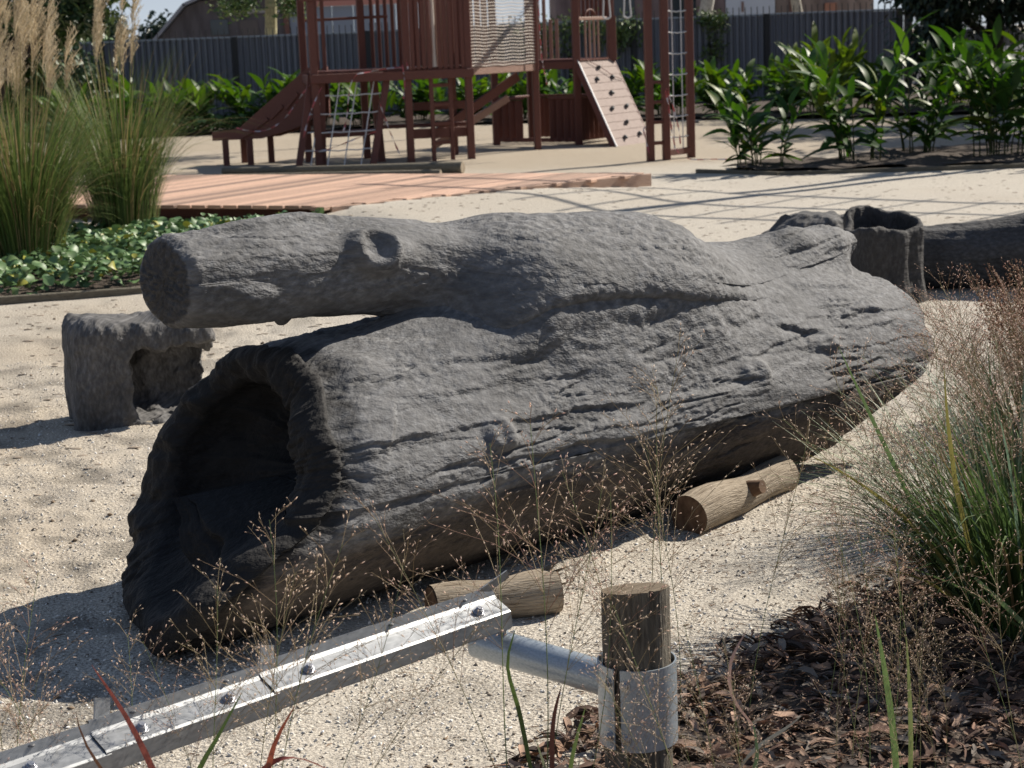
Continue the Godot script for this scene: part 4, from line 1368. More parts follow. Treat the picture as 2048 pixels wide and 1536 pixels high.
func bark(t: float, s: float, q: float) -> float:
	# relief of modelled bark at t metres along and s metres around; q shifts the pattern
	var w := nb_low.get_noise_2d(t * 1.1 + q, s * 2.2)
	var m := nb_mask.get_noise_2d(t * 1.7 + q * 2.0, s * 2.6)
	var d := w * 0.018
	# overlapping plates: their steps throw thin ledges
	var pl := nb_plate.get_noise_2d(t * 0.95 + w * 0.15 + q, s * 6.0 + w * 0.35)
	pl = (pl + nb_plate.get_noise_2d(t * 0.95 + w * 0.15 + q + 0.012, s * 6.0 + w * 0.35 + 0.05) + nb_plate.get_noise_2d(t * 0.95 + w * 0.15 + q - 0.012, s * 6.0 + w * 0.35 - 0.05)) / 3.0
	d += pl * 0.0065
	# long fissures
	var c := absf(nb_crack.get_noise_2d(t * 0.75 + q * 3.0, s * 8.0 + w * 0.3))
	if c < 0.055 and m > -0.12:
		d -= (1.0 - c / 0.055) * 0.011 * clampf((m + 0.12) * 4.0, 0.0, 1.0)
	d += nb_mid.get_noise_2d(t * 3.2 + q, s * 10.0) * 0.0045
	# crumbly patches
	var k := clampf(m * 3.5 - 0.05, 0.14, 1.0)
	d += nb_fine.get_noise_2d(t * 17.0 + q, s * 30.0) * 0.0072 * k
	return d

func close_normals(b: MB, nu: int, nv: int, wrap: bool, flip := false) -> void:
	for i in nu:
		var i0 := maxi(i - 1, 0)
		var i1 := mini(i + 1, nu - 1)
		for j in nv:
			var j0 := j - 1
			var j1 := j + 1
			if wrap:
				if j == 0: j0 = nv - 2
				if j == nv - 1: j1 = 1
			else:
				j0 = maxi(j0, 0)
				j1 = mini(j1, nv - 1)
			var du := b.v[i1 * nv + j] - b.v[i0 * nv + j]
			var dv := b.v[i * nv + j1] - b.v[i * nv + j0]
			var nn := dv.cross(du)
			b.n[i * nv + j] = (nn.normalized() if nn.length() > 1e-12 else Vector3.UP) * (-1.0 if flip else 1.0)
	for i in nu - 1:
		for j in nv - 1:
			var a := i * nv + j
			if flip:
				b.ix.append_array([a, a + 1, a + nv, a + 1, a + nv + 1, a + nv])
			else:
				b.ix.append_array([a, a + nv, a + 1, a + 1, a + nv, a + nv + 1])

const RIM := [[-30, -0.08], [-15, 0.06], [0, 0.25], [25, 0.36], [60, 0.45], [90, 0.50], [120, 0.50], [150, 0.43], [180, 0.38], [210, 0.31], [240, 0.19], [270, 0.02], [300, -0.10], [330, -0.08], [345, 0.06], [360, 0.25], [385, 0.36]]

func rim_at(a: float) -> float:
	# how far along the log its cut end lies, by the angle round the section
	var d := fposmod(rad_to_deg(a), 360.0)
	for i in range(1, RIM.size()):
		if d < RIM[i][0]:
			var t: float = (d - RIM[i - 1][0]) / (RIM[i][0] - RIM[i - 1][0])
			t = lerpf(t, t * t * (3.0 - 2.0 * t), 0.6)
			return lerpf(RIM[i - 1][1], RIM[i][1], t)
	return 0.25

const LIMB := [[0.14, -0.47, 0.976, 0.130], [0.46, -0.48, 0.967, 0.137], [0.79, -0.48, 0.951, 0.143], [1.09, -0.47, 0.920, 0.142], [1.41, -0.44, 0.850, 0.172], [1.93, -0.43, 0.790, 0.200], [2.40, -0.46, 0.712, 0.138], [2.84, -0.48, 0.722, 0.122], [3.12, -0.48, 0.738, 0.104], [3.30, -0.48, 0.752, 0.045]]

# trunk and limb grow together: each is drawn towards the other as in a smooth union
func limb_sd(q: Vector3) -> float:
	var best := 9.0
	for i in LIMB.size() - 1:
		if absf(q.x - LIMB[i][0]) > 0.9:
			continue
		var a := Vector3(LIMB[i][0], LIMB[i][1], LIMB[i][2])
		var ab := Vector3(LIMB[i + 1][0], LIMB[i + 1][1], LIMB[i + 1][2]) - a
		var t := clampf((q - a).dot(ab) / ab.length_squared(), 0.0, 1.0)
		best = minf(best, (q - a - ab * t).length() - lerpf(LIMB[i][3], LIMB[i + 1][3], t))
	return best

func mound(t: float, a: float) -> float:
	var za := (a - 1.24) / 0.42
	var zb := (a - 1.75) / 0.55
	return 0.165 * smoothstep(0.6, 1.5, t) * lerpf(1.0, 0.34, smoothstep(1.75, 2.55, t)) * smoothstep(3.5, 3.0, t) * exp(-za * za) + 0.035 * smoothstep(0.5, 1.0, t) * smoothstep(2.2, 1.4, t) * exp(-zb * zb)

func trunk_sd(q: Vector3) -> float:
	var f := clampf(q.x / 3.3, -0.1, 1.1)
	var x := (q.y + 0.43) / lerpf(0.47, 0.42, f)
	var y := (q.z - lerpf(0.385, 0.312, f)) / lerpf(0.392, 0.322, f)
	return (Vector2(x, y).length() / (1.0 + mound(q.x, atan2(y, x)) / 0.42) - 1.0) * 0.40

func blend_width(t: float) -> float:
	return lerpf(lerpf(0.05, 0.36, smoothstep(0.95, 1.35, t)), 0.13, smoothstep(1.95, 2.6, t))

func smin(a: float, b: float, k: float) -> float:
	var h := maxf(k - absf(a - b), 0.0) / k
	return minf(a, b) - h * h * k * 0.25

func trunk_mesh() -> ArrayMesh:
	var b := MB.new()
	var NS := 430
	var NA := 330
	var rimrows := 22
	var inrows := 26
	var nv := NA + 1
	var nu := NS + 1 + rimrows + inrows
	var knots := [[0.94, 0.34, 0.055, 0.12, 0.04], [2.02, 0.80, 0.06, 0.08, 0.018], [2.16, 0.42, 0.07, 0.12, 0.03], [1.0, 0.05, 0.03, 0.05, 0.02], [2.62, 0.55, 0.06, 0.08, 0.022], [0.55, 1.05, 0.12, 0.12, 0.018], [1.25, 1.0, 0.10, 0.14, 0.02], [1.55, 0.55, 0.16, 0.2, 0.016], [2.3, -0.35, 0.2, 0.2, 0.03]]
	var ca := PackedFloat32Array()
	var sa := PackedFloat32Array()
	var an := PackedFloat32Array()
	for j in nv:
		# more columns on the side in view
		var q := TAU * j / NA
		var a := q - 0.35 * sin(q - 0.5) - 0.35 * sin(0.5)
		an.append(a)
		var cc := cos(a)
		var ss := sin(a)
		var ex := lerpf(0.60, 0.95, smoothstep(-0.4, 0.4, cc)) if ss < 0.0 else lerpf(0.92, 1.15, smoothstep(-0.4, 0.4, cc))
		ca.append(signf(cc) * pow(absf(cc), ex))
		sa.append(signf(ss) * pow(absf(ss), ex))
	var pc := -0.43
	var up := Vector3.UP
	var lds := make_ledges(611, 74, 3.5, -0.32, 0.86)
	for i in nu:
		var s := clampf(float(i) / NS, 0.0, 1.0)
		for j in nv:
			var h0 := 0.36 + 0.365 * sa[j]
			var p0 := pc + (0.47 if ca[j] > 0.0 else 0.52) * ca[j]
			var t0 := rim_at(an[j]) + nb_mid.get_noise_2d(an[j] * 1.3 + 3.0, 1.0) * 0.03 + nb_fine.get_noise_2d(cos(an[j]) * 9.0, sin(an[j]) * 9.0) * 0.014
			var h1 := 0.31 + 0.31 * sa[j]
			var t1 := 2.62 + 1.16 * h1 + 0.22 * maxf(0.0, cos(an[j])) * smoothstep(0.1, 0.3, h1) + nb_mid.get_noise_2d(an[j] * 1.6 + 9.0, 5.0) * 0.05
			var t := lerpf(t1, t0, s)
			var f := clampf(t / 3.3, -0.1, 1.1)
			var cy := lerpf(0.385, 0.312, f)
			var rp := lerpf(0.47, 0.42, f) if ca[j] > 0.0 else lerpf(lerpf(0.47, 0.585, smoothstep(0.85, -0.3, sin(an[j]))), 0.43, f)
			var ry := lerpf(0.392, 0.322, f)
			var sc := 1.0
			if i > NS:
				var k := i - NS
				var th := 0.32 + 0.08 * sin(an[j] * 2.0)
				if k <= rimrows:
					var ph := PI * k / rimrows
					sc = 1.0 - th * 0.5 * (1.0 - cos(ph))
					t -= th * 0.5 * 0.4 * sin(ph)
				else:
					var g := float(k - rimrows) / inrows
					sc = (1.0 - th) * (1.0 - pow(g, 1.6))
					t += 0.20 * (1.0 - (1.0 - g) * (1.0 - g))
					if k == rimrows + inrows:
						sc = 0.0
			var ds := 0.0
			var arc := an[j] * 0.43
			ds = bark(t, arc, 0.0)
			if i <= NS:
				for kn in knots:
					var x: float = (t - kn[0]) / kn[2]
					var y: float = (an[j] - kn[1]) / kn[3]
					var r2 := x * x + y * y
					if r2 < 6.0:
						ds += kn[4] * 0.75 * exp(-r2 * r2 * 0.8) * (1.0 + 0.25 * sin(x * 4.0))
				# swelling under the limb
				ds += mound(t, an[j])
				ds += ledge(t, arc, lds)
				# near the rim the shell curls inward a little
				ds -= 0.03 * smoothstep(0.12, 0.0, t - t0)
				ds -= 0.035 * smoothstep(0.10, 0.0, t1 - t)
			elif i > NS + rimrows:
				ds = ds * 0.5
			else:
				ds *= 1.0 - float(i - NS) / rimrows
			var dr := 1.0 + ds / 0.42
			var p := pc + rp * ca[j] * sc * dr
			var h := cy + ry * sa[j] * sc * dr
			if i <= NS and t > 0.6 and sa[j] > 0.1:
				var kk := blend_width(t)
				var q := Vector3(t, p, h)
				var d2 := limb_sd(q)
				if d2 < kk and d2 > -0.09:
					var nr := Vector3(0, ca[j] / rp, sa[j] / ry).normalized()
					var x := 0.0
					for it in 5:
						x -= smin(x, limb_sd(q + nr * x), kk) * 0.8
					x = minf(x, 0.16) * smoothstep(-0.09, -0.015, d2)
					p += nr.y * x
					h += nr.z * x
			if i > NS:
				t += (nb_fine.get_noise_2d(p * 7.0, h * 7.0) * 0.026 + nb_mid.get_noise_2d(p * 5.0, h * 5.0) * 0.02) * smoothstep(0.0, 12.0, float(i - NS))
			if i == 0:
				# close the far end
				p = pc
				h = cy
				t = 2.62 + 1.4 * 0.3 - 0.12
			b.v.append(Vector3(t, maxf(h, -0.03), p))
			b.n.append(up)
			b.u.append(Vector2(t, arc))
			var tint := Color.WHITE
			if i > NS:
				tint = Color(0.075, 0.07, 0.066)          # rim face and hollow painted near-black to stand for shade
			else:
				var ed := smoothstep(0.11, 0.0, t - t0 + nb_fine.get_noise_2d(t * 7.0, arc * 7.0) * 0.10)  # stained edge, deepened to paint in the shade at the rim
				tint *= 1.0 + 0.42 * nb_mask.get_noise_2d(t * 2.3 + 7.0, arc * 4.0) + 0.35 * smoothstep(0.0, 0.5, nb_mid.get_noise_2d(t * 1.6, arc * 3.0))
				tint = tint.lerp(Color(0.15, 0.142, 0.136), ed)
				var low := smoothstep(0.37, 0.24, h + nb_mid.get_noise_2d(t * 0.9, arc * 6.0) * 0.10)  # paints shade and warm bounce into the colour of the underside
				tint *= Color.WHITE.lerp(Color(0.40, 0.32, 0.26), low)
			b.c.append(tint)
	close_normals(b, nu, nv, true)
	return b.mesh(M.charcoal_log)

# a length of modelled branch: knots [t, p, h, r], blunt ends
func bark_tube(pts: PackedVector3Array, rad: PackedFloat32Array, nu: int, nv: int, q: float, amp: float, bumps := [], blunt0 := true, blunt1 := true, grown := false) -> ArrayMesh:
	var b := MB.new()
	var cv := Curve3D.new()
	for i in pts.size():
		var tn := (pts[mini(i + 1, pts.size() - 1)] - pts[maxi(i - 1, 0)]) / 6.0
		cv.add_point(pts[i], -tn, tn)
	var ln := cv.get_baked_length()
	# arc length at each given point
	var al := PackedFloat32Array()
	for p in pts:
		al.append(cv.get_closest_offset(p))
	var caps := 14
	var lds2 := make_ledges(778, 36, 3.5, -1.5, -0.7)
	var lds := make_ledges(int(q * 100.0), int(ln * 14.0), ln, 0.0, TAU * rad[0])
	var rows := nu + 2 * caps
	var r0 := Vector3.ZERO
	for i in rows:
		var ii := clampi(i - caps, 0, nu - 1)
		var s := ln * ii / (nu - 1.0)
		var c := cv.sample_baked(s, true)
		var e := 0.02
		var f := (cv.sample_baked(minf(s + e, ln), true) - cv.sample_baked(maxf(s - e, 0.0), true)).normalized()
		var r := f.cross(Vector3.UP).normalized()
		var w := r.cross(f)
		var k := 0
		while k < al.size() - 2 and s > al[k + 1]:
			k += 1
		var tt := clampf((s - al[k]) / maxf(al[k + 1] - al[k], 1e-4), 0.0, 1.0)
		var R := lerpf(rad[k], rad[k + 1], tt * tt * (3.0 - 2.0 * tt))
		var cap := 1.0
		var push := 0.0
		if i < caps:
			cap = sin(PI / 2 * float(i) / caps)
			cap = float(i) / caps
			push = -0.008 * (1.0 - pow(cap, 8.0)) * (1.0 if blunt0 else 2.0)
		elif i >= caps + nu:
			cap = float(rows - 1 - i) / caps
			push = 0.012 * (1.0 - pow(cap, 6.0)) * (1.0 if blunt1 else 2.0)
		for j in nv + 1:
			var an := TAU * j / nv
			var arc := an * R
			var d := (bark(s, arc + q, q) + ledge(s, arc, lds) * 0.8) * amp
			for bp in bumps:
				var x: float = (s - bp[0]) / bp[2]
				var da := wrapf(an - bp[1], -PI, PI)
				var y: float = da / bp[3]
				var r2 := x * x + y * y
				if r2 < 9.0:
					# a raised ring or knob
					d += bp[4] * (exp(-r2 * r2 * 0.6) if bp[5] == 0 else exp(-pow(sqrt(r2) - 1.0, 2.0) * 5.0))
			var edge := 1.0 - 0.10 * smoothstep(0.04, 0.0, minf(s if blunt0 else 1.0, (ln - s) if blunt1 else 1.0))
			var rr := (R + d) * edge
			var dd := r * cos(an) + w * sin(an)
			if cap < 1.0:
				rr = (R + d * smoothstep(0.7, 1.0, cap)) * edge * cap
			if grown and cap >= 1.0:
				var w0 := c + dd * rr
				var q3 := Vector3(w0.x, w0.z, w0.y)
				var kk := blend_width(q3.x)
				var d1 := trunk_sd(q3)
				if d1 < kk and d1 > -0.09:
					var nr := Vector3(dd.x, dd.z, dd.y)
					var x := 0.0
					for it in 5:
						x -= smin(x, trunk_sd(q3 + nr * x), kk) * 0.8
					x = clampf(x, 0.0, 0.16) * smoothstep(-0.09, -0.015, d1)
					rr += x
					w0 = c + dd * rr
					var sk := w0.z - w0.y
					rr += minf(1.0, x * 18.0) * (ledge(w0.x, sk, lds2) + nb_fine.get_noise_2d(w0.x * 15.0, sk * 22.0) * 0.006 + nb_mid.get_noise_2d(w0.x * 3.0, sk * 8.0) * 0.006)
			b.v.append(c + dd * rr + f * (push + (nb_fine.get_noise_2d(cos(an) * cap * 5.0 + q, sin(an) * cap * 5.0) * 0.014 if cap < 1.0 else 0.0)))
			b.n.append(dd)
			b.u.append(Vector2(s, arc) if cap >= 1.0 else Vector2(s + cos(an) * rr, q + sin(an) * rr))
			b.c.append(Color(0.42, 0.41, 0.40) if i < caps else Color.WHITE * (1.0 + 0.42 * nb_mask.get_noise_2d(s * 2.3 + q, arc * 4.0)))  # starting end face coloured darker to paint its shade
	close_normals(b, rows, nv + 1, true, true)
	return b.mesh(M.charcoal)

func big_log() -> void:
	nb_low = noise(101, 1.0, 3)
	nb_plate = noise(102, 1.0, 1, FastNoiseLite.TYPE_CELLULAR)
	nb_plate.cellular_return_type = FastNoiseLite.RETURN_CELL_VALUE
	nb_crack = noise(103, 1.0, 2)
	nb_mask = noise(104, 1.0, 2)
	nb_fine = noise(105, 1.0, 4, FastNoiseLite.TYPE_SIMPLEX_SMOOTH, 0.6)
	nb_mid = noise(106, 1.0, 2)
	var o := thing("hollow_log", "big charcoal grey hollow log sculpture with a forked limb along its top", "log sculpture")
	var along := Transform3D(Basis(AX, Vector3.UP, PX), O0)
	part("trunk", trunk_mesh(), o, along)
	var pts := PackedVector3Array()
	var rad := PackedFloat32Array()
	for q in LIMB:
		pts.append(Vector3(q[0], q[2], q[1]))
		rad.append(q[3])
	var lm := bark_tube(pts, rad, 330, 150, 3.7, 0.85, [[0.63, 0.40, 0.062, 0.36, 0.034, 1], [0.70, 0.28, 0.09, 0.3, 0.024, 0], [0.34, 1.55, 0.18, 0.20, 0.026, 0], [0.42, 4.5, 0.025, 0.12, 0.025, 0], [0.22, 5.9, 0.05, 0.2, 0.010, 0], [2.75, 0.9, 0.10, 0.4, 0.02, 0], [1.05, 5.8, 0.12, 0.3, 0.02, 0]], true, false, true)
	lm.surface_set_material(0, M.charcoal_log)
	part("limb", lm, o, along)

# ---------------------------------------------------------------- stumps, meshed from a distance field
func nets(field: Callable, lo: Vector3, hi: Vector3, st: float, m: Material) -> ArrayMesh:
	var n := Vector3i(((hi - lo) / st).ceil()) + Vector3i.ONE
	var F := PackedFloat32Array()
	F.resize(n.x * n.y * n.z)
	for z in n.z:
		for y in n.y:
			for x in n.x:
				F[(z * n.y + y) * n.x + x] = field.call(lo + Vector3(x, y, z) * st)
	var b := MB.new()
	var ids := {}
	var cor := [Vector3i(0, 0, 0), Vector3i(1, 0, 0), Vector3i(0, 1, 0), Vector3i(1, 1, 0), Vector3i(0, 0, 1), Vector3i(1, 0, 1), Vector3i(0, 1, 1), Vector3i(1, 1, 1)]
	var edges := [[0, 1], [2, 3], [4, 5], [6, 7], [0, 2], [1, 3], [4, 6], [5, 7], [0, 4], [1, 5], [2, 6], [3, 7]]
	var sy := n.x
	var sz := n.x * n.y
	for z in n.z - 1:
		for y in n.y - 1:
			for x in n.x - 1:
				var k := z * sz + y * sy + x
				var v8 := [F[k], F[k + 1], F[k + sy], F[k + sy + 1], F[k + sz], F[k + sz + 1], F[k + sz + sy], F[k + sz + sy + 1]]
				var inside := 0
				for i in 8:
					if v8[i] < 0.0:
						inside += 1
				if inside == 0 or inside == 8:
					continue
				var p := Vector3.ZERO
				var c := 0
				for e in edges:
					var a: float = v8[e[0]]
					var d: float = v8[e[1]]
					if (a < 0.0) != (d < 0.0):
						p += Vector3(cor[e[0]]).lerp(Vector3(cor[e[1]]), a / (a - d))
						c += 1
				p = lo + (Vector3(x, y, z) + p / c) * st
				ids[k] = b.v.size()
				b.v.append(p)
				var g := Vector3(v8[1] + v8[3] + v8[5] + v8[7] - v8[0] - v8[2] - v8[4] - v8[6], v8[2] + v8[3] + v8[6] + v8[7] - v8[0] - v8[1] - v8[4] - v8[5], v8[4] + v8[5] + v8[6] + v8[7] - v8[0] - v8[1] - v8[2] - v8[3])
				b.n.append(g.normalized())
				b.u.append(Vector2(p.y, p.x + p.z))
				b.c.append(Color(0.72, 0.70, 0.68) * (1.0 + 0.5 * nb_mask.get_noise_2d(p.y * 2.0 + p.z * 3.0, p.x * 4.0)))  # stump tone lowered to paint in the shade on the near side
	var put := func(a, c, d, e, flip):
		if ids.has(a) and ids.has(c) and ids.has(d) and ids.has(e):
			if flip:
				b.ix.append_array([ids[a], ids[d], ids[c], ids[a], ids[e], ids[d]])
			else:
				b.ix.append_array([ids[a], ids[c], ids[d], ids[a], ids[d], ids[e]])
	for z in range(1, n.z - 1):
		for y in range(1, n.y - 1):
			for x in range(1, n.x - 1):
				var k := z * sz + y * sy + x
				var a := F[k] < 0.0
				if a != (F[k + 1] < 0.0):
					put.call(k, k - sy, k - sy - sz, k - sz, a)
				if a != (F[k + sy] < 0.0):
					put.call(k, k - sz, k - sz - 1, k - 1, a)
				if a != (F[k + sz] < 0.0):
					put.call(k, k - 1, k - 1 - sy, k - sy, a)
	return b.mesh(m)

func rbox(p: Vector3, h: Vector3, r: float) -> float:
	var q := p.abs() - h + Vector3.ONE * r
	return q.max(Vector3.ZERO).length() + minf(maxf(q.x, maxf(q.y, q.z)), 0.0) - r

func smax(a: float, b: float, k: float) -> float:
	var h := maxf(k - absf(a - b), 0.0) / k
	return maxf(a, b) + h * h * k * 0.25

func stumps() -> void:
	var rough := noise(141, 6.0, 4)
	var fine := noise(142, 30.0, 2)
	# left: hollowed stump with a side opening, x along its front, z to the viewer
	var f := func(p: Vector3) -> float:
		var y0: float = p.y - (-0.10 * p.x)
		var d := rbox(Vector3(p.x, p.y - 0.21 + 0.05 * p.x, p.z), Vector3(0.31, 0.27, 0.21), 0.07)
		d += 0.028 * rough.get_noise_3d(p.x, p.y * 0.45, p.z) + 0.004 * fine.get_noise_3d(p.x, p.y, p.z)
		d -= 0.0025 * sin(p.x * 60.0 + p.z * 46.0 + 4.0 * rough.get_noise_3d(p.x, p.y * 0.2, p.z))
		var hole := rbox(Vector3(p.x - 0.13, p.y - 0.19 + 0.04 * p.x, p.z - 0.16), Vector3(0.205, 0.16, 0.30), 0.09)
		hole += 0.05 * rough.get_noise_3d(p.x + 5.0, p.y, p.z)
		d = smax(d, -hole, 0.03)
		var dish := (p - Vector3(0.03, 0.62, 0.02)).length() - 0.20
		return smax(d, -dish, 0.05)
	var o := thing("hollow_stump", "low dark block-shaped stump with an arched opening left of the big log", "stump", at(-1.86 + 0.926 * 0.31 - 0.377 * 0.2, -0.02, 7.58 + 0.377 * 0.31 + 0.926 * 0.2), atan2(0.377, 0.926))
	part("shell", nets(f, Vector3(-0.38, -0.06, -0.28), Vector3(0.38, 0.56, 0.28), 0.0115, M.charcoal), o)
	# right: upright hollow stump with a raised back rim
	var g := func(p: Vector3) -> float:
		var a := atan2(p.z, p.x)
		var rr := 0.225 + 0.02 * sin(a * 3.0 + 1.0) + 0.012 * sin(a * 7.0) + 0.02 * rough.get_noise_3d(p.x, p.y * 0.3, p.z)
		var r := Vector2(p.x, p.z).length()
		var top := 0.485 + 0.075 * clampf(-p.z / 0.2, -0.35, 1.0) + 0.016 * sin(a * 3.0 + 2.0)
		var d := smax(r - rr - 0.03 * smoothstep(0.2, 0.0, p.y), p.y - top, 0.04)
		d = smax(d, -smax(r - rr + 0.055, 0.12 - p.y, 0.03), 0.02)
		return d * 0.8 + 0.003 * fine.get_noise_3d(p.x, p.y * 0.5, p.z) + 0.006 * rough.get_noise_3d(p.x * 2.0, p.y * 0.4, p.z * 2.0)
	o = thing("hollow_stump", "round upright hollow stump just behind the right end of the big log", "stump", at(2.18, -0.02, 10.5))
	part("shell", nets(g, Vector3(-0.34, -0.04, -0.34), Vector3(0.34, 0.62, 0.34), 0.0135, M.charcoal_shaded), o)
	# grey lump and a second dark log beyond
	o = thing("low_stump", "small grey stump behind the limb tip of the big log", "stump", at(1.93, 0, 11.3))
	var g4 := func(p: Vector3) -> float:
		var d := (Vector3(p.x / 1.25, p.y - 0.16, p.z)).length() - 0.30
		return d + 0.05 * rough.get_noise_3d(p.x + 3.0, p.y, p.z)
	part("shell", nets(g4, Vector3(-0.5, -0.04, -0.42), Vector3(0.5, 0.56, 0.42), 0.022, M.charcoal), o)
	o = thing("fallen_log", "dark fallen log running out of the picture at the right edge", "log sculpture")
	part("trunk", bark_tube(PackedVector3Array([at(2.42, 0.19, 10.9), at(2.9, 0.2, 10.85), at(3.4, 0.27, 10.75), at(4.2, 0.42, 10.7), at(5.2, 0.5, 10.6)]), PackedFloat32Array([0.19, 0.205, 0.255, 0.31, 0.30]), 130, 60, 8.1, 1.0), o).material_override = M.charcoal_shaded

func small_logs() -> void:
	var o := thing("wedge_log", "sawn brown log with a knot wedged against the front of the hollow log", "log")
	var b := MB.new()
	var a := at(0.555, 0.062, 5.62)
	var z := at(0.93, 0.066, 6.1)
	var p := PackedVector3Array()
	var q := PackedFloat32Array()
	for i in 9:
		var t := i / 8.0
		p.append(a.lerp(z, t) + Vector3(0, 0.006 * sin(t * 9.0), 0))
		q.append(0.068 + 0.006 * sin(t * 7.0) - 0.006 * t)
	b.tube(p, q, 26, false, 0.03, 4)
	part("trunk", b.mesh(M.log_wood), o)
	var dr := (z - a).normalized()
	for e in 2:
		var c := MB.new()
		var s: Vector3 = a if e == 0 else z
		var rr: float = q[0] if e == 0 else q[8]
		c.tube(PackedVector3Array([s - dr * 0.004, s + dr * 0.004]), PackedFloat32Array([rr * 0.985, rr * 0.985]), 26, true, 0.03, 4 if e == 0 else 5)
		part("cut_end", c.mesh(M.end_wood), o)
	var side := dr.cross(Vector3.UP).normalized()
	b = MB.new()
	var kc := a.lerp(z, 0.52)
	b.tube(PackedVector3Array([kc + side * 0.04 + Vector3(0, 0.02, 0), kc + side * 0.075 + Vector3(0, 0.032, 0), kc + side * 0.09 + Vector3(0, 0.036, 0)]), PackedFloat32Array([0.032, 0.024, 0.022]), 14, true, 0.06, 2)
	part("knot", b.mesh(M.end_wood), o)
	# the splintered one behind the rail end
	o = thing("wedge_log", "splintered pale log lying behind the end of the steel rail", "log")
	b = MB.new()
	a = at(-0.245, 0.05, 4.80)
	z = at(0.10, 0.05, 4.92)
	p = PackedVector3Array()
	q = PackedFloat32Array()
	for i in 10:
		var t := i / 9.0
		p.append(a.lerp(z, t))
		q.append(0.062 + 0.005 * sin(t * 8.0 + 1.0))
	b.tube(p, q, 26, false, 0.05, 9)
	part("trunk", b.mesh(M.log_wood), o)
	dr = (z - a).normalized()
	for e in 2:
		var c := MB.new()
		var s: Vector3 = a if e == 0 else z
		c.tube(PackedVector3Array([s - dr * 0.004, s + dr * 0.004]), PackedFloat32Array([0.061, 0.06]), 26, true, 0.05, 9)
		part("cut_end", c.mesh(M.end_wood), o)
	side = dr.cross(Vector3.UP).normalized()
	var r := RandomNumberGenerator.new()
	r.seed = 5
	for i in 9:
		var c := MB.new()
		var f := z + side * r.randf_range(-0.05, 0.045) + Vector3(0, r.randf_range(-0.02, 0.05), 0) - dr * 0.06
		var tip := f + dr * r.randf_range(0.05, 0.11) + Vector3(0, r.randf_range(0.0, 0.045), 0)
		c.blade(PackedVector3Array([f, f.lerp(tip, 0.6), tip]), PackedFloat32Array([0.03, 0.022, 0.002]), Vector3(0.3, 0.9, 0.3).rotated(dr, r.randf() * 2.0), 0.2)
		partn("splinter", i, c.mesh(M.log_wood), o)

# ---------------------------------------------------------------- galvanised rail
func shell(b: MB, r: float, th: float, a0: float, a1: float, y0: float, y1: float, n := 28) -> void:
	for i in n:
		var u := lerpf(a0, a1, float(i) / n)
		var w := lerpf(a0, a1, float(i + 1) / n)
		var d0 := Vector3(cos(u), 0, sin(u))
		var d1 := Vector3(cos(w), 0, sin(w))
		var k := b.v.size()
		for s in 2:
			var rr := r + th if s == 0 else r
			for q in [[d0, y0], [d1, y0], [d1, y1], [d0, y1]]:
				b.v.append(q[0] * rr + Vector3(0, q[1], 0)); b.n.append(q[0] if s == 0 else -q[0]); b.c.append(b.col); b.u.append(Vector2((u if q[0] == d0 else w) * r, q[1]))
		b.ix.append_array([k, k + 1, k + 2, k, k + 2, k + 3, k + 4, k + 6, k + 5, k + 4, k + 7, k + 6])
		for y in [y0, y1]:
			var nn := Vector3(0, -1 if y == y0 else 1, 0)
			b.quad(d0 * r + Vector3(0, y, 0), d1 * r + Vector3(0, y, 0), d1 * (r + th) + Vector3(0, y, 0), d0 * (r + th) + Vector3(0, y, 0), nn)
	for u in [a0, a1]:
		var d := Vector3(cos(u), 0, sin(u))
		var nn := Vector3(-sin(u), 0, cos(u)) * (-1.0 if u == a0 else 1.0)
		b.quad(d * r + Vector3(0, y0, 0), d * (r + th) + Vector3(0, y0, 0), d * (r + th) + Vector3(0, y1, 0), d * r + Vector3(0, y1, 0), nn)

func bolt_mesh(r: float) -> ArrayMesh:
	# washer, hexagonal head and stub, along +y
	var b := MB.new()
	b.tube(PackedVector3Array([Vector3(0, 0, 0), Vector3(0, r * 0.22, 0)]), PackedFloat32Array([r * 1.35, r * 1.3]), 20)
	b.tube(PackedVector3Array([Vector3(0, r * 0.2, 0), Vector3(0, r * 0.95, 0)]), PackedFloat32Array([r, r * 0.96]), 6)
	b.tube(PackedVector3Array([Vector3(0, r * 0.9, 0), Vector3(0, r * 1.25, 0)]), PackedFloat32Array([r * 0.62, r * 0.55]), 14)
	return b.mesh(M.steel_bolt)

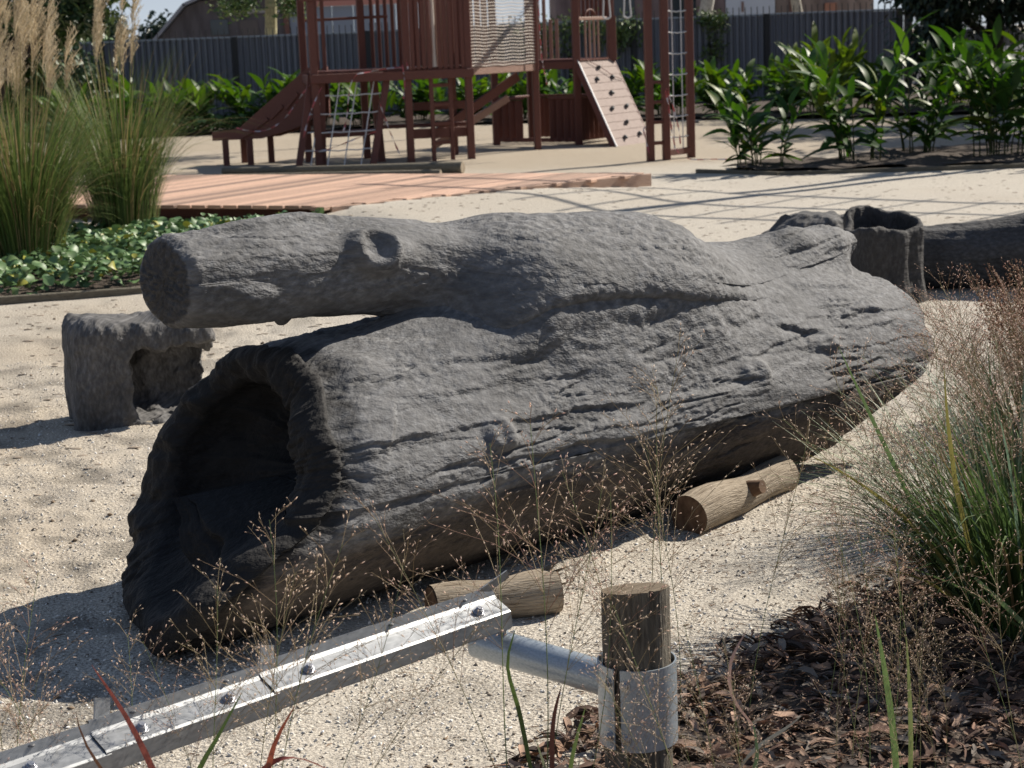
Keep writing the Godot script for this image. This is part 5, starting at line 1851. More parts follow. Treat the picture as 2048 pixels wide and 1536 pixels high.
func handrail() -> void:
	# round timber post
	var pp := Vector3(0.238, 0, -3.58)
	var o := thing("timber_post", "short round weathered timber post wearing a steel collar", "post", pp)
	var b := MB.new()
	var ny := 22
	var na := 60
	var rr := noise(161, 1.0, 3)
	for i in ny + 1:
		for j in na + 1:
			var an := TAU * j / na
			var y := -0.1 + (0.57 + 0.011 * sin(an) + 0.004 * cos(an)) * i / ny
			var crack := exp(-pow(wrapf(an - 1.15, -PI, PI) / 0.035, 2.0)) * 0.010 + exp(-pow(wrapf(an - 2.25, -PI, PI) / 0.03, 2.0)) * 0.007 + exp(-pow(wrapf(an - 0.35, -PI, PI) / 0.03, 2.0)) * 0.008
			var r := 0.0715 + 0.004 * rr.get_noise_2d(cos(an) * 2.0, sin(an) * 2.0 + y) + 0.0012 * rr.get_noise_2d(an * 14.0, y * 3.0) - crack
			b.v.append(Vector3(cos(an) * r, y, sin(an) * r)); b.n.append(Vector3.UP); b.c.append(Color.WHITE); b.u.append(Vector2(an * 0.07, y))
	close_normals(b, ny + 1, na + 1, true, true)
	part("shaft", b.mesh(M.post_wood), o)
	var t := MB.new()
	t.col = Color(0.62, 0.58, 0.52)
	for j in na:
		var k := ny * (na + 1) + j
		t.tri(Vector3(0, 0.4705, 0), b.v[k], b.v[k + 1], Vector3.UP)
	part("sawn_top", t.mesh(M.log_wood), o)
	# the rail: profile across it (x towards the viewer's right, y up), swept along rd
	var rd := Vector3(0.7182, 0, -0.6959)
	var nn := Vector3(0.6959, 0, 0.7182)
	var R0 := Vector3(-0.0212, 0.37, -3.7717)
	var h := thing("steel_rail", "galvanised steel guard rail bolted in overlapping lengths, its tubular arm clamped round the post", "guard rail")
	var pl := [Vector2(-0.062, 0.043), Vector2(-0.054, 0.045), Vector2(-0.049, 0.026), Vector2(-0.043, 0.019), Vector2(-0.004, 0.002), Vector2(0.0, -0.002), Vector2(0.003, -0.037), Vector2(-0.012, -0.043)]
	var sect := [[0.0, 0.642], [0.632, 1.022], [1.012, 2.3]]
	for k in 3:
		var prof := PackedVector2Array()
		for q in pl:
			prof.append(q + Vector2(0.0042 * k * 0.3, -0.0042 * k))
		for i in range(pl.size() - 1, -1, -1):
			prof.append(pl[i] + Vector2(-0.0035 + 0.0042 * k * 0.3, -0.0035 - 0.0042 * k))
		b = MB.new()
		b.prism(R0 - rd * sect[k][1], R0 - rd * sect[k][0], prof)
		part("channel", b.mesh(M.zinc), h)
	var bm := bolt_mesh(0.0105)
	var bn := (nn * 0.4 + Vector3(0, 0.917, 0)).normalized()
	var bb := Basis(rd, bn, rd.cross(bn))
	for q in [[0.075, 0], [0.541, 0], [0.735, 1], [0.932, 1], [1.16, 2], [1.5, 2]]:
		part("bolt", bm, h, Transform3D(bb, R0 - rd * q[0] + nn * -0.023 + Vector3(0, 0.0108 - 0.0042 * q[1], 0)))
	# upturned tabs at the joints and at the end
	for q in [[0.62, 0.0], [0.995, 0.0]]:
		b = MB.new()
		var a: Vector3 = R0 - rd * q[0] + nn * -0.056 + Vector3(0, 0.02, 0)
		b.beam(a, a + Vector3(0, 0.05, 0) - nn * 0.012 + rd * 0.014, 0.034, 0.004, nn)
		part("tab", b.mesh(M.zinc), h)
	b = MB.new()
	var ta := R0 - rd * 0.05 + nn * -0.056 + Vector3(0, 0.034, 0)
	b.beam(ta, ta + rd * 0.092 + Vector3(0, 0.030, 0) + nn * 0.006, 0.004, 0.020)
	part("tab", b.mesh(M.zinc), h)
	# slots along the back wall
	for i in 6:
		var c: Vector3 = R0 - rd * (0.09 + i * 0.21) + nn * -0.0505 + Vector3(0, 0.036 - 0.004 * floorf(i / 3.0), 0)
		b = MB.new()
		b.ball(c, Vector3(0.007, 0.0028, 0.007), 8, 4)
		part("slot", b.mesh(M.steel_dark), h)
	# end plate and arm
	b = MB.new()
	b.prism(R0 - rd * 0.012, R0 - rd * 0.007, PackedVector2Array([Vector2(-0.047, 0.016), Vector2(-0.006, -0.002), Vector2(-0.002, -0.042), Vector2(-0.04, -0.10), Vector2(-0.075, -0.10)]))
	part("end_plate", b.mesh(M.zinc), h)
	var arm0 := Vector3(-0.098, 0.286, -3.822)
	var arm1 := pp + Vector3(0, 0.258, 0) - (pp - Vector3(arm0.x, 0, arm0.z)).normalized() * 0.06
	b = MB.new()
	b.tube(PackedVector3Array([arm0, arm0.lerp(arm1, 0.5), arm1]), PackedFloat32Array([0.0375, 0.0375, 0.0375]), 40)
	part("arm_tube", b.mesh(M.zinc_pale), h)
	b = MB.new()
	b.beam(arm0 + Vector3(0, 0.039, 0) - rd * 0.05, arm0 + Vector3(0, 0.039, 0) + rd * 0.05, 0.06, 0.006)
	part("saddle", b.mesh(M.zinc), h)
	# split collar: angles measured from +x towards the viewer (+z)
	var col := Node3D.new()
	col.name = "collar"
	h.add_child(col, true)
	col.position = pp
	for q in [[deg_to_rad(-150), deg_to_rad(119)], [deg_to_rad(130), deg_to_rad(206)]]:
		b = MB.new()
		shell(b, 0.0795, 0.0035, q[0], q[1], 0.142, 0.318)
		part("half", b.mesh(M.zinc_pale), col)
	var bm2 := bolt_mesh(0.009)
	for q in [[112, 0.286], [112, 0.17], [140, 0.17], [140, 0.286]]:
		var an := deg_to_rad(q[0])
		var d := Vector3(cos(an), 0, sin(an))
		var sd := Vector3(-sin(an), 0, cos(an))
		part("bolt", bm2, col, Transform3D(Basis(sd, d, sd.cross(d)), d * 0.083 + Vector3(0, q[1], 0)))

# ---------------------------------------------------------------- grasses
func plume(sd: int) -> ArrayMesh:
	# feathery drooping head, base at the origin, up +y, leaning to +x
	var r := RandomNumberGenerator.new()
	r.seed = sd
	var b := MB.new()
	var n := 24
	for i in n:
		var t := float(i) / n
		var base := Vector3(0.03 * t * t, 0.02 + 0.22 * t, 0)
		var az := r.randf_range(-1.6, 1.6)
		var l := r.randf_range(0.13, 0.22) * (1.0 - 0.3 * t)
		var d := Vector3(cos(az) * 0.30, r.randf_range(0.9, 1.3), sin(az) * 0.30).normalized()
		var p := PackedVector3Array()
		var w := PackedFloat32Array()
		for k in 6:
			var q := k / 5.0
			p.append(base + d * l * q + Vector3(0.07 * q * q, -0.05 * q * q, 0.0) * l * 4.0)
			w.append([0.0015, 0.003, 0.004, 0.004, 0.003, 0.001][k] * r.randf_range(0.8, 1.3))
		b.col = Color(0.44, 0.35, 0.22).lerp(Color(0.64, 0.54, 0.39), r.randf()) * r.randf_range(0.8, 1.15)
		b.blade(p, w, Vector3(r.randf_range(-1, 1), 0.2, r.randf_range(-1, 1)).normalized())
		# fluff
		for k in 9:
			var q := 0.12 + 0.095 * k
			var f := q * 5.0
			var i0 := mini(int(f), 4)
			var c: Vector3 = p[i0].lerp(p[i0 + 1], f - i0)
			var e := (d + Vector3(r.randf_range(-0.8, 0.8), r.randf_range(-0.5, 0.5), r.randf_range(-0.8, 0.8))).normalized()
			b.blade(PackedVector3Array([c, c + e * 0.012, c + e * 0.024]), PackedFloat32Array([0.0015, 0.004, 0.0006]), Vector3(r.randf_range(-1, 1), r.randf_range(-1, 1), r.randf_range(-1, 1)).normalized())
	return b.mesh(M.straw)

func arch_blade(l: float, w: float, bend: float, sd: int, tip := 1.0) -> ArrayMesh:
	# long narrow leaf that rises from the origin and arches over to +x
	var r := RandomNumberGenerator.new()
	r.seed = sd
	var b := MB.new()
	var p := PackedVector3Array()
	var q := PackedFloat32Array()
	var n := 9
	var pos := Vector3.ZERO
	var tw := r.randf_range(-0.3, 0.3)
	for i in n + 1:
		var t := float(i) / n
		p.append(pos)
		q.append(w * (0.55 + 0.6 * sin(t * 2.2)) * (1.0 - pow(t, 3.0)) + 0.0006)
		var a := 0.08 + bend * pow(t, 1.6)
		pos += Vector3(sin(a), cos(a), tw * t * 0.4) * (l / n)
	b.blade(p, q, Vector3(0, 0, 1), 0.12)
	return b.mesh(M.grass)

func plumed_clump(label: String, where: Vector3, blades: int, plumes: int, height: float, spread: float, sd: int) -> void:
	var r := RandomNumberGenerator.new()
	r.seed = sd
	var o := thing("plumed_grass", label, "ornamental grass", where)
	for v in 3:
		var m := arch_blade(1.0, 0.0075, [0.5, 1.2, 2.1][v], sd + v)
		var xs := []
		var cs := PackedColorArray()
		for i in int(blades * [0.5, 0.35, 0.15][v]):
			var az := r.randf() * TAU
			var rad := 0.27 * sqrt(r.randf())
			var l := height * r.randf_range(0.38, 0.84)
			var lean := r.randf_range(0.0, 0.26) * spread
			var bas := Basis(Vector3.UP, az) * Basis(Vector3(0, 0, 1), -lean)
			var keep := Basis(bas.x * l, bas.y * l, bas.z * 1.0)
			xs.append(Transform3D(keep, Vector3(cos(-az) * rad, -0.03, sin(-az) * rad)))
			var c := Color(0.055, 0.11, 0.024).lerp(Color(0.20, 0.25, 0.07), r.randf())
			if r.randf() < 0.14:
				c = Color(0.34, 0.25, 0.12)
			cs.append(c * r.randf_range(0.7, 1.25))
		scatter(["upright_leaves", "arching_leaves", "hanging_leaves"][v], m, xs, cs, o)
	var pm := [plume(sd + 11), plume(sd + 12), plume(sd + 13)]
	for i in plumes:
		var az := r.randf() * TAU
		var lean := r.randf_range(0.02, 0.30) * spread
		var h := height * r.randf_range(0.62, 0.9)
		var foot := Vector3(cos(az), 0, sin(az)) * 0.16 * sqrt(r.randf())
		var tip := foot + Vector3(cos(az) * h * lean, h, sin(az) * h * lean)
		var mid := foot.lerp(tip, 0.5) - Vector3(cos(az), 0, sin(az)) * 0.05
		var b := MB.new()
		b.col = Color(0.30, 0.25, 0.12)
		b.tube(PackedVector3Array([foot, mid, tip]), PackedFloat32Array([0.004, 0.0035, 0.002]), 4, false)
		var st := partn("stem", i, b.mesh(M.straw), o)
		var k := r.randf_range(1.0, 1.45)
		part("plume", pm[r.randi() % 3], st, Transform3D(Basis(Vector3.UP, r.randf_range(-0.7, 0.7)).scaled(Vector3(k, k * 1.15, k)), tip - Vector3(0, 0.02, 0)))

func ornamental_grass() -> void:
	plumed_clump("large clump of green grass with many tan feathery plumes at the left edge", at(-3.66, 0, 13.6), 1600, 26, 1.95, 0.85, 401)
	plumed_clump("smaller clump of plumed grass with slender tan plumes beside the boardwalk", at(-3.38, 0, 16.0), 900, 12, 2.15, 0.45, 421)
	plumed_clump("plumed grass half hidden behind the large clump at the left edge", at(-4.75, 0, 16.2), 800, 13, 2.0, 0.9, 441)

var PAN := []
var SPR := []

func spikelet(b: MB, p: Vector3, d: Vector3, l: float, w: float) -> void:
	var s := d.cross(Vector3(0.31, 0.53, 0.79)).normalized() * w
	var t := d.cross(s).normalized() * w
	var m := p + d * l * 0.4
	var e := p + d * l
	var k := b.v.size()
	for q in [p, m + s, m + t, m - s, m - t, e]:
		b.v.append(q); b.c.append(b.col); b.u.append(Vector2.ZERO)
	b.n.append_array([-d, s / w, t / w, -s / w, -t / w, d])
	b.ix.append_array([k, k + 1, k + 2, k, k + 2, k + 3, k, k + 3, k + 4, k, k + 4, k + 1, k + 5, k + 2, k + 1, k + 5, k + 3, k + 2, k + 5, k + 4, k + 3, k + 5, k + 1, k + 4])

func panicle(sd: int, reddish: float, bush := 1.0) -> ArrayMesh:
	# a grass culm about a metre tall with an open, seeded head
	var r := RandomNumberGenerator.new()
	r.seed = sd
	var b := MB.new()
	var bend := r.randf_range(0.05, 0.22)
	var ax := func(t: float) -> Vector3: return Vector3(bend * t * t, t, 0.04 * sin(t * 3.0 + sd))
	var p := PackedVector3Array()
	var q := PackedFloat32Array()
	for i in 11:
		p.append(ax.call(i / 10.0))
		q.append(lerpf(0.0017, 0.0007, i / 10.0))
	var stem := Color(0.20, 0.27, 0.10).lerp(Color(0.38, 0.32, 0.19), r.randf())
	b.col = stem
	b.tube(p, q, 4, false)
	var nodes := 11
	for k in nodes:
		var t := 0.50 + 0.49 * k / (nodes - 1.0)
		var c: Vector3 = ax.call(t)
		var nb := 3 if k < 4 else 2
		for j in nb:
			var az := r.randf() * TAU
			var l := (0.30 * (1.0 - (t - 0.48) * 1.55) + 0.03) * r.randf_range(0.6, 1.15) * bush
			var op := r.randf_range(0.45, 0.95)
			var d := Vector3(cos(az) * sin(op), cos(op), sin(az) * sin(op))
			var e := c + d * l + Vector3(d.x, -0.35, d.z) * l * 0.18
			var m := c + d * l * 0.5
			b.col = Color(0.38, 0.31, 0.18).lerp(Color(0.36, 0.19, 0.15), reddish * r.randf())
			b.tube(PackedVector3Array([c, m, e]), PackedFloat32Array([0.0008, 0.00065, 0.0005]), 3, false)
			var ns := int(3 + l * 20.0)
			for s in ns:
				var tt := 0.28 + 0.72 * (s + r.randf()) / ns
				var f: Vector3 = c.lerp(m, tt * 2.0) if tt < 0.5 else m.lerp(e, tt * 2.0 - 1.0)
				var sdv := (d + Vector3(r.randfn(0, 0.5), r.randfn(0, 0.4), r.randfn(0, 0.5))).normalized()
				var pl := r.randf_range(0.006, 0.03) * (1.2 - tt * 0.5)
				var g := f + sdv * pl
				b.col = Color(0.20, 0.14, 0.08)
				b.tube(PackedVector3Array([f, g]), PackedFloat32Array([0.0005, 0.0004]), 3, false)
				b.col = Color(0.78, 0.64, 0.50).lerp(Color(0.68, 0.43, 0.37), reddish * r.randf()) * r.randf_range(0.7, 1.35)
				spikelet(b, g, (sdv + Vector3(0, -0.2, 0)).normalized(), r.randf_range(0.0085, 0.0145), r.randf_range(0.0012, 0.0019))
	return b.mesh(M.straw)

func culm(o: Node3D, k: int, foot: Vector3, h: float, lean: Vector2, v: int) -> void:
	# one seeded stem: foot on the ground, height, lean towards (x, z)
	var tip := Vector3(lean.x, h, lean.y)
	var y := tip
	var x := y.cross(Vector3(0, 0, 1)).normalized()
	var bas := Basis(x * h, y, x.cross(y.normalized()) * h) * Basis(Vector3.UP, v * 1.7 + k * 2.3)
	partn("seed_stem", k, PAN[v % PAN.size()], o, Transform3D(bas, foot))

func tuft(called: String, label: String, foot: Vector3, spots: Array, group := "") -> Node3D:
	# spots: [dx, dz, height, lean x, lean z, variant]
	var o := thing(called, label, "grass", foot, 0.0, group)
	var k := 0
	for s in spots:
		if k % 5 == 4 and spots.size() > 6:
			k += 1
			continue
		culm(o, k, Vector3(s[0], -0.02, s[1]), s[2], Vector2(s[3], s[4]), s[5])
		k += 1
	return o

func leaf_blade(o: Node3D, pts: Array, w: float, col: Color, side := Vector3(1, 0, 0.4)) -> void:
	var cv := Curve3D.new()
	for i in pts.size():
		var t: Vector3 = (pts[mini(i + 1, pts.size() - 1)] - pts[maxi(i - 1, 0)]) * 0.22
		cv.add_point(pts[i], -t, t)
	var b := MB.new()
	b.col = col
	var p := PackedVector3Array()
	var q := PackedFloat32Array()
	var ln := cv.get_baked_length()
	for i in 15:
		var t := i / 14.0
		p.append(cv.sample_baked(ln * t, true) - o.position)
		q.append(w * (0.6 + 0.6 * sin(t * 2.4)) * (1.0 - pow(t, 4.0)) + 0.0006)
	b.blade(p, q, side, 0.16)
	part("leaf_blade", b.mesh(M.grass), o)

func foreground_grass() -> void:
	for k in 6:
		PAN.append(panicle(500 + k, [0.2, 0.5, 0.3, 0.9, 0.1, 0.6][k]))
	var red := Color(0.20, 0.055, 0.045)
	var green := Color(0.075, 0.12, 0.03)
	# left corner
	var a := tuft("seeded_grass", "wispy seeded grass in the bottom left corner in front of the rail", at(-0.80, 0, 3.18), [
		[-0.16, 0.02, 0.60, -0.06, 0.02, 0], [-0.05, -0.06, 0.64, -0.08, 0.0, 1], [0.03, 0.03, 0.56, 0.03, 0.0, 2], [-0.10, 0.08, 0.52, -0.02, 0.0, 3], [0.08, -0.05, 0.60, 0.04, -0.03, 4], [0.0, 0.1, 0.45, 0.02, 0.0, 5], [-0.2, -0.1, 0.66, 0.02, 0.0, 3], [-0.13, 0.1, 0.43, 0.02, 0.0, 5]])
	leaf_blade(a, [at(-0.60, 0.06, 3.02), at(-0.64, 0.27, 3.02), at(-0.695, 0.42, 3.03), at(-0.765, 0.535, 3.05)], 0.014, red)
	leaf_blade(a, [at(-0.63, 0.02, 3.0), at(-0.72, 0.28, 3.02), at(-0.78, 0.40, 3.02), at(-0.795, 0.455, 3.03)], 0.010, Color(0.10, 0.05, 0.03))
	leaf_blade(a, [at(-0.62, 0.02, 3.05), at(-0.60, 0.30, 3.04), at(-0.545, 0.40, 3.04), at(-0.50, 0.475, 3.05)], 0.010, green)
	leaf_blade(a, [at(-0.8, 0.02, 3.0), at(-0.79, 0.25, 3.02), at(-0.79, 0.36, 3.03)], 0.008, Color(0.24, 0.13, 0.10))
	# in front of the log's open end
	var b := tuft("seeded_grass", "arching seeded grass whose heads stand before the dark hollow of the log", at(-0.52, 0, 3.16), [
		[-0.02, 0.0, 0.68, 0.06, -0.02, 0], [0.0, 0.03, 0.76, 0.17, 0.0, 2], [-0.05, -0.02, 0.66, -0.02, 0.0, 4], [0.03, 0.0, 0.73, 0.10, -0.03, 1], [-0.03, 0.05, 0.60, -0.03, 0.02, 5], [0.05, -0.02, 0.66, 0.28, 0.0, 2], [0.08, 0.02, 0.55, 0.33, -0.03, 0], [-0.08, 0.0, 0.55, -0.06, 0.0, 3]])
	leaf_blade(b, [at(-0.46, 0.10, 3.0), at(-0.465, 0.28, 3.0), at(-0.445, 0.385, 3.0), at(-0.405, 0.455, 3.02)], 0.012, Color(0.30, 0.08, 0.04))
	leaf_blade(b, [at(-0.53, 0.22, 3.0), at(-0.47, 0.34, 3.0), at(-0.41, 0.365, 3.0), at(-0.34, 0.335, 3.0)], 0.010, red)
	# middle
	var c := tuft("seeded_grass", "slender green stemmed seeded grass in front of the middle of the log", at(0.0, 0, 3.45), [
		[0.0, 0.0, 0.80, -0.06, 0.0, 1], [0.02, 0.0, 0.86, -0.02, -0.03, 3], [0.06, 0.03, 0.76, 0.06, 0.0, 4], [-0.03, 0.02, 0.72, -0.12, 0.0, 5], [0.09, -0.02, 0.70, 0.12, -0.02, 3]])
	leaf_blade(c, [at(0.02, 0.08, 3.4), at(-0.01, 0.28, 3.4), at(-0.03, 0.38, 3.4), at(-0.01, 0.45, 3.42)], 0.009, green)
	leaf_blade(c, [at(0.05, 0.06, 3.4), at(0.055, 0.24, 3.4), at(0.075, 0.33, 3.4)], 0.009, Color(0.17, 0.06, 0.04))
	leaf_blade(c, [at(0.10, 0.0, 3.35), at(0.085, 0.16, 3.35), at(0.12, 0.30, 3.36)], 0.008, Color(0.12, 0.17, 0.05))
	leaf_blade(c, [at(0.09, 0.0, 3.3), at(0.05, 0.15, 3.3), at(0.02, 0.26, 3.3)], 0.007, Color(0.18, 0.2, 0.12))
	tuft("seeded_grass", "tall single seeded stems rising behind the timber post", at(0.32, 0, 4.0), [
		[0.0, 0.0, 0.82, -0.02, 0.0, 4], [0.02, -0.03, 0.70, 0.07, 0.0, 1], [-0.05, 0.0, 0.66, -0.1, 0.0, 3], [0.01, 0.0, 0.9, -0.03, -0.02, 0]])
	# before the post
	var e := tuft("seeded_grass", "fine seeded stems crossing in front of the post and its steel collar", at(0.34, 0, 3.12), [
		[0.0, 0.0, 0.62, -0.12, 0.02, 2], [0.03, -0.03, 0.56, -0.03, 0.0, 4], [-0.04, 0.02, 0.52, -0.16, 0.0, 0], [0.06, 0.0, 0.50, 0.03, 0.0, 1], [0.0, 0.05, 0.46, 0.08, 0.0, 5], [-0.08, 0.0, 0.50, -0.08, 0.0, 3], [0.1, 0.03, 0.48, -0.05, 0.0, 2], [0.05, 0.06, 0.40, -0.14, 0.0, 1]])
	leaf_blade(e, [at(0.37, 0.06, 3.15), at(0.41, 0.20, 3.15), at(0.43, 0.27, 3.16), at(0.425, 0.33, 3.18)], 0.009, Color(0.09, 0.14, 0.07))
	leaf_blade(e, [at(0.38, 0.19, 3.2), at(0.43, 0.25, 3.22), at(0.50, 0.29, 3.24), at(0.53, 0.31, 3.25)], 0.010, Color(0.30, 0.30, 0.27), Vector3(0.2, 1, 0.2))
	leaf_blade(e, [at(0.445, 0.27, 3.3), at(0.405, 0.33, 3.3), at(0.40, 0.40, 3.3), at(0.435, 0.46, 3.32)], 0.006, Color(0.30, 0.20, 0.18))
	# lower right
	var r := RandomNumberGenerator.new()
	r.seed = 900
	var spots := []
	for i in 17:
		spots.append([r.randf_range(-0.32, 0.36), r.randf_range(-0.28, 0.22), r.randf_range(0.32, 0.6), r.randf_range(-0.14, 0.10), r.randf_range(-0.05, 0.05), i])
	var g := tuft("seeded_grass", "dense scatter of fine seeded stems over the bark mulch at the bottom right", at(0.76, 0, 3.45), spots)
	leaf_blade(g, [at(0.735, 0.0, 3.35), at(0.73, 0.17, 3.35), at(0.715, 0.32, 3.36), at(0.695, 0.46, 3.38)], 0.012, Color(0.16, 0.24, 0.08))
	leaf_blade(g, [at(0.75, 0.0, 3.35), at(0.76, 0.2, 3.35), at(0.752, 0.42, 3.36)], 0.008, Color(0.20, 0.24, 0.09))
	spots = []
	for i in 7:
		spots.append([r.randf_range(-0.22, 0.22), r.randf_range(-0.15, 0.15), r.randf_range(0.45, 0.72), r.randf_range(-0.12, 0.12), r.randf_range(-0.06, 0.02), i + 2])
	tuft("seeded_grass", "loose seeded stems in front of the pale sand between post and green clump", at(0.72, 0, 3.95), spots)
	big_clump()

func big_clump() -> void:
	# the full clump at the right: green leaves below, a haze of seed heads above
	var r := RandomNumberGenerator.new()
	r.seed = 950
	var o := thing("switchgrass_clump", "full green grass clump with a pinkish haze of seed heads at the right edge", "ornamental grass", at(1.36, 0.0, 4.62))
	for v in 3:
		var m := arch_blade(1.0, 0.008, [0.55, 1.0, 1.6][v], 960 + v)
		var xs := []
		var cs := PackedColorArray()
		for i in [420, 380, 260][v]:
			var az := r.randf() * TAU
			var rad := 0.20 * sqrt(r.randf())
			var l := r.randf_range(0.38, 0.78)
			var bas := Basis(Vector3.UP, az) * Basis(Vector3(0, 0, 1), -r.randf_range(0.0, 0.55))
			xs.append(Transform3D(Basis(bas.x * l, bas.y * l, bas.z), Vector3(cos(-az) * rad, -0.02, sin(-az) * rad)))
			var c := Color(0.045, 0.085, 0.025).lerp(Color(0.11, 0.17, 0.05), r.randf())
			if r.randf() < 0.10:
				c = Color(0.24, 0.17, 0.08)
			if r.randf() < 0.05:
				c = Color(0.16, 0.24, 0.16)
			cs.append(c * r.randf_range(0.7, 1.25))
		scatter(["upright_leaves", "arching_leaves", "hanging_leaves"][v], m, xs, cs, o)
	for v in 4:
		var xs := []
		for i in 12:
			var az := r.randf() * TAU
			var lean := r.randf_range(0.05, 0.75)
			var h := r.randf_range(0.64, 0.88) * (1.0 - 0.1 * lean)
			var bas := Basis(Vector3.UP, az) * Basis(Vector3(0, 0, 1), -lean) * Basis(Vector3.UP, r.randf() * TAU)
			xs.append(Transform3D(bas.scaled(Vector3.ONE * h), Vector3(cos(-az) * 0.12, -0.02, sin(-az) * 0.12)))
		scatter("seed_heads", PAN[[3, 5, 1, 2][v]], xs, PackedColorArray(), o)
	for q in [[at(1.15, 0.1, 4.5), at(0.98, 0.45, 4.4), at(0.86, 0.70, 4.35), at(0.80, 0.83, 4.33)], [at(1.2, 0.1, 4.5), at(0.95, 0.40, 4.4), at(0.72, 0.56, 4.35)], [at(1.2, 0.1, 4.45), at(1.08, 0.5, 4.3), at(1.04, 0.78, 4.25)], [at(1.2, 0.06, 4.4), at(1.0, 0.25, 4.25), at(0.78, 0.32, 4.2)], [at(1.3, 0.06, 4.3), at(1.08, 0.25, 4.15), at(0.9, 0.34, 4.1)], [at(1.08, 0.3, 4.1), at(1.18, 0.2, 4.05), at(1.3, 0.06, 4.0)]]:
		leaf_blade(o, q, 0.011, Color(0.11, 0.17, 0.07) if r.randf() > 0.3 else Color(0.22, 0.2, 0.06))
	# a second, denser mauve dome behind, and a rust coloured seeded shrub beyond it
	var d := thing("switchgrass_clump", "rounded mauve grey dome of fine seed heads behind the green clump", "ornamental grass", at(1.74, 0, 5.75))
	var m2 := arch_blade(1.0, 0.008, 0.9, 970)
	var xs2 := []
	var cs2 := PackedColorArray()
	for i in 420:
		var az := r.randf() * TAU
		var l := r.randf_range(0.35, 0.7)
		var bas := Basis(Vector3.UP, az) * Basis(Vector3(0, 0, 1), -r.randf_range(0.0, 0.5))
		xs2.append(Transform3D(Basis(bas.x * l, bas.y * l, bas.z), Vector3(cos(-az) * 0.12, -0.02, sin(-az) * 0.12)))
		cs2.append(Color(0.05, 0.085, 0.03) * r.randf_range(0.7, 1.3))
	scatter("leaves", m2, xs2, cs2, d)
	var hz := panicle(981, 0.8, 1.25)
	var xs3 := []
	for i in 70:
		var az := r.randf() * TAU
		var lean := r.randf_range(0.0, 0.5)
		xs3.append(Transform3D((Basis(Vector3.UP, az) * Basis(Vector3(0, 0, 1), -lean) * Basis(Vector3.UP, r.randf() * TAU)).scaled(Vector3.ONE * r.randf_range(0.66, 0.80)), Vector3(cos(-az) * 0.1, -0.02, sin(-az) * 0.1)))
	scatter("seed_heads", hz, xs3, PackedColorArray(), d)
	var s := thing("rust_shrub", "dark shrub with rust red flower spikes at the right edge behind the mauve grass", "shrub", at(2.38, 0, 7.0))
	var sp := MB.new()
	for i in 60:
		# dense little spikes of buds
		var t := i / 60.0
		var az := r.randf() * TAU
		sp.col = Color(0.24, 0.10, 0.06).lerp(Color(0.36, 0.22, 0.13), r.randf())
		spikelet(sp, Vector3(cos(az) * 0.012, t * 0.26, sin(az) * 0.012), Vector3(cos(az), 0.7, sin(az)).normalized(), 0.018 * (1.1 - t * 0.6), 0.006 * (1.1 - t * 0.6))
	sp.col = Color(0.12, 0.09, 0.04)
	sp.tube(PackedVector3Array([Vector3(0, -0.55, 0), Vector3(0, -0.2, 0), Vector3(0, 0.26, 0)]), PackedFloat32Array([0.004, 0.003, 0.001]), 4, false)
	var spm := sp.mesh(M.straw)
	var xs4 := []
	for i in 170:
		var az := r.randf() * TAU
		var rad := 0.5 * sqrt(r.randf())
		var lean := rad * 0.9 + r.randf_range(-0.15, 0.15)
		xs4.append(Transform3D((Basis(Vector3.UP, -az) * Basis(Vector3(0, 0, 1), -lean)).scaled(Vector3.ONE * r.randf_range(0.6, 1.1)), Vector3(cos(az) * rad, 0.40 + 0.16 * r.randf() - rad * 0.32, sin(az) * rad)))
	scatter("flower_spikes", spm, xs4, PackedColorArray(), s)
	var lm := arch_blade(1.0, 0.014, 0.8, 975)
	var xs5 := []
	var cs5 := PackedColorArray()
	for i in 400:
		var az := r.randf() * TAU
		var l := r.randf_range(0.25, 0.62)
		var bas := Basis(Vector3.UP, az) * Basis(Vector3(0, 0, 1), -r.randf_range(0.0, 0.8))
		xs5.append(Transform3D(Basis(bas.x * l, bas.y * l, bas.z), Vector3(cos(-az) * 0.25 * r.randf(), -0.02, sin(-az) * 0.25 * r.randf())))
		cs5.append(Color(0.05, 0.075, 0.02).lerp(Color(0.14, 0.13, 0.03), r.randf()))
	scatter("leaves", lm, xs5, cs5, s)

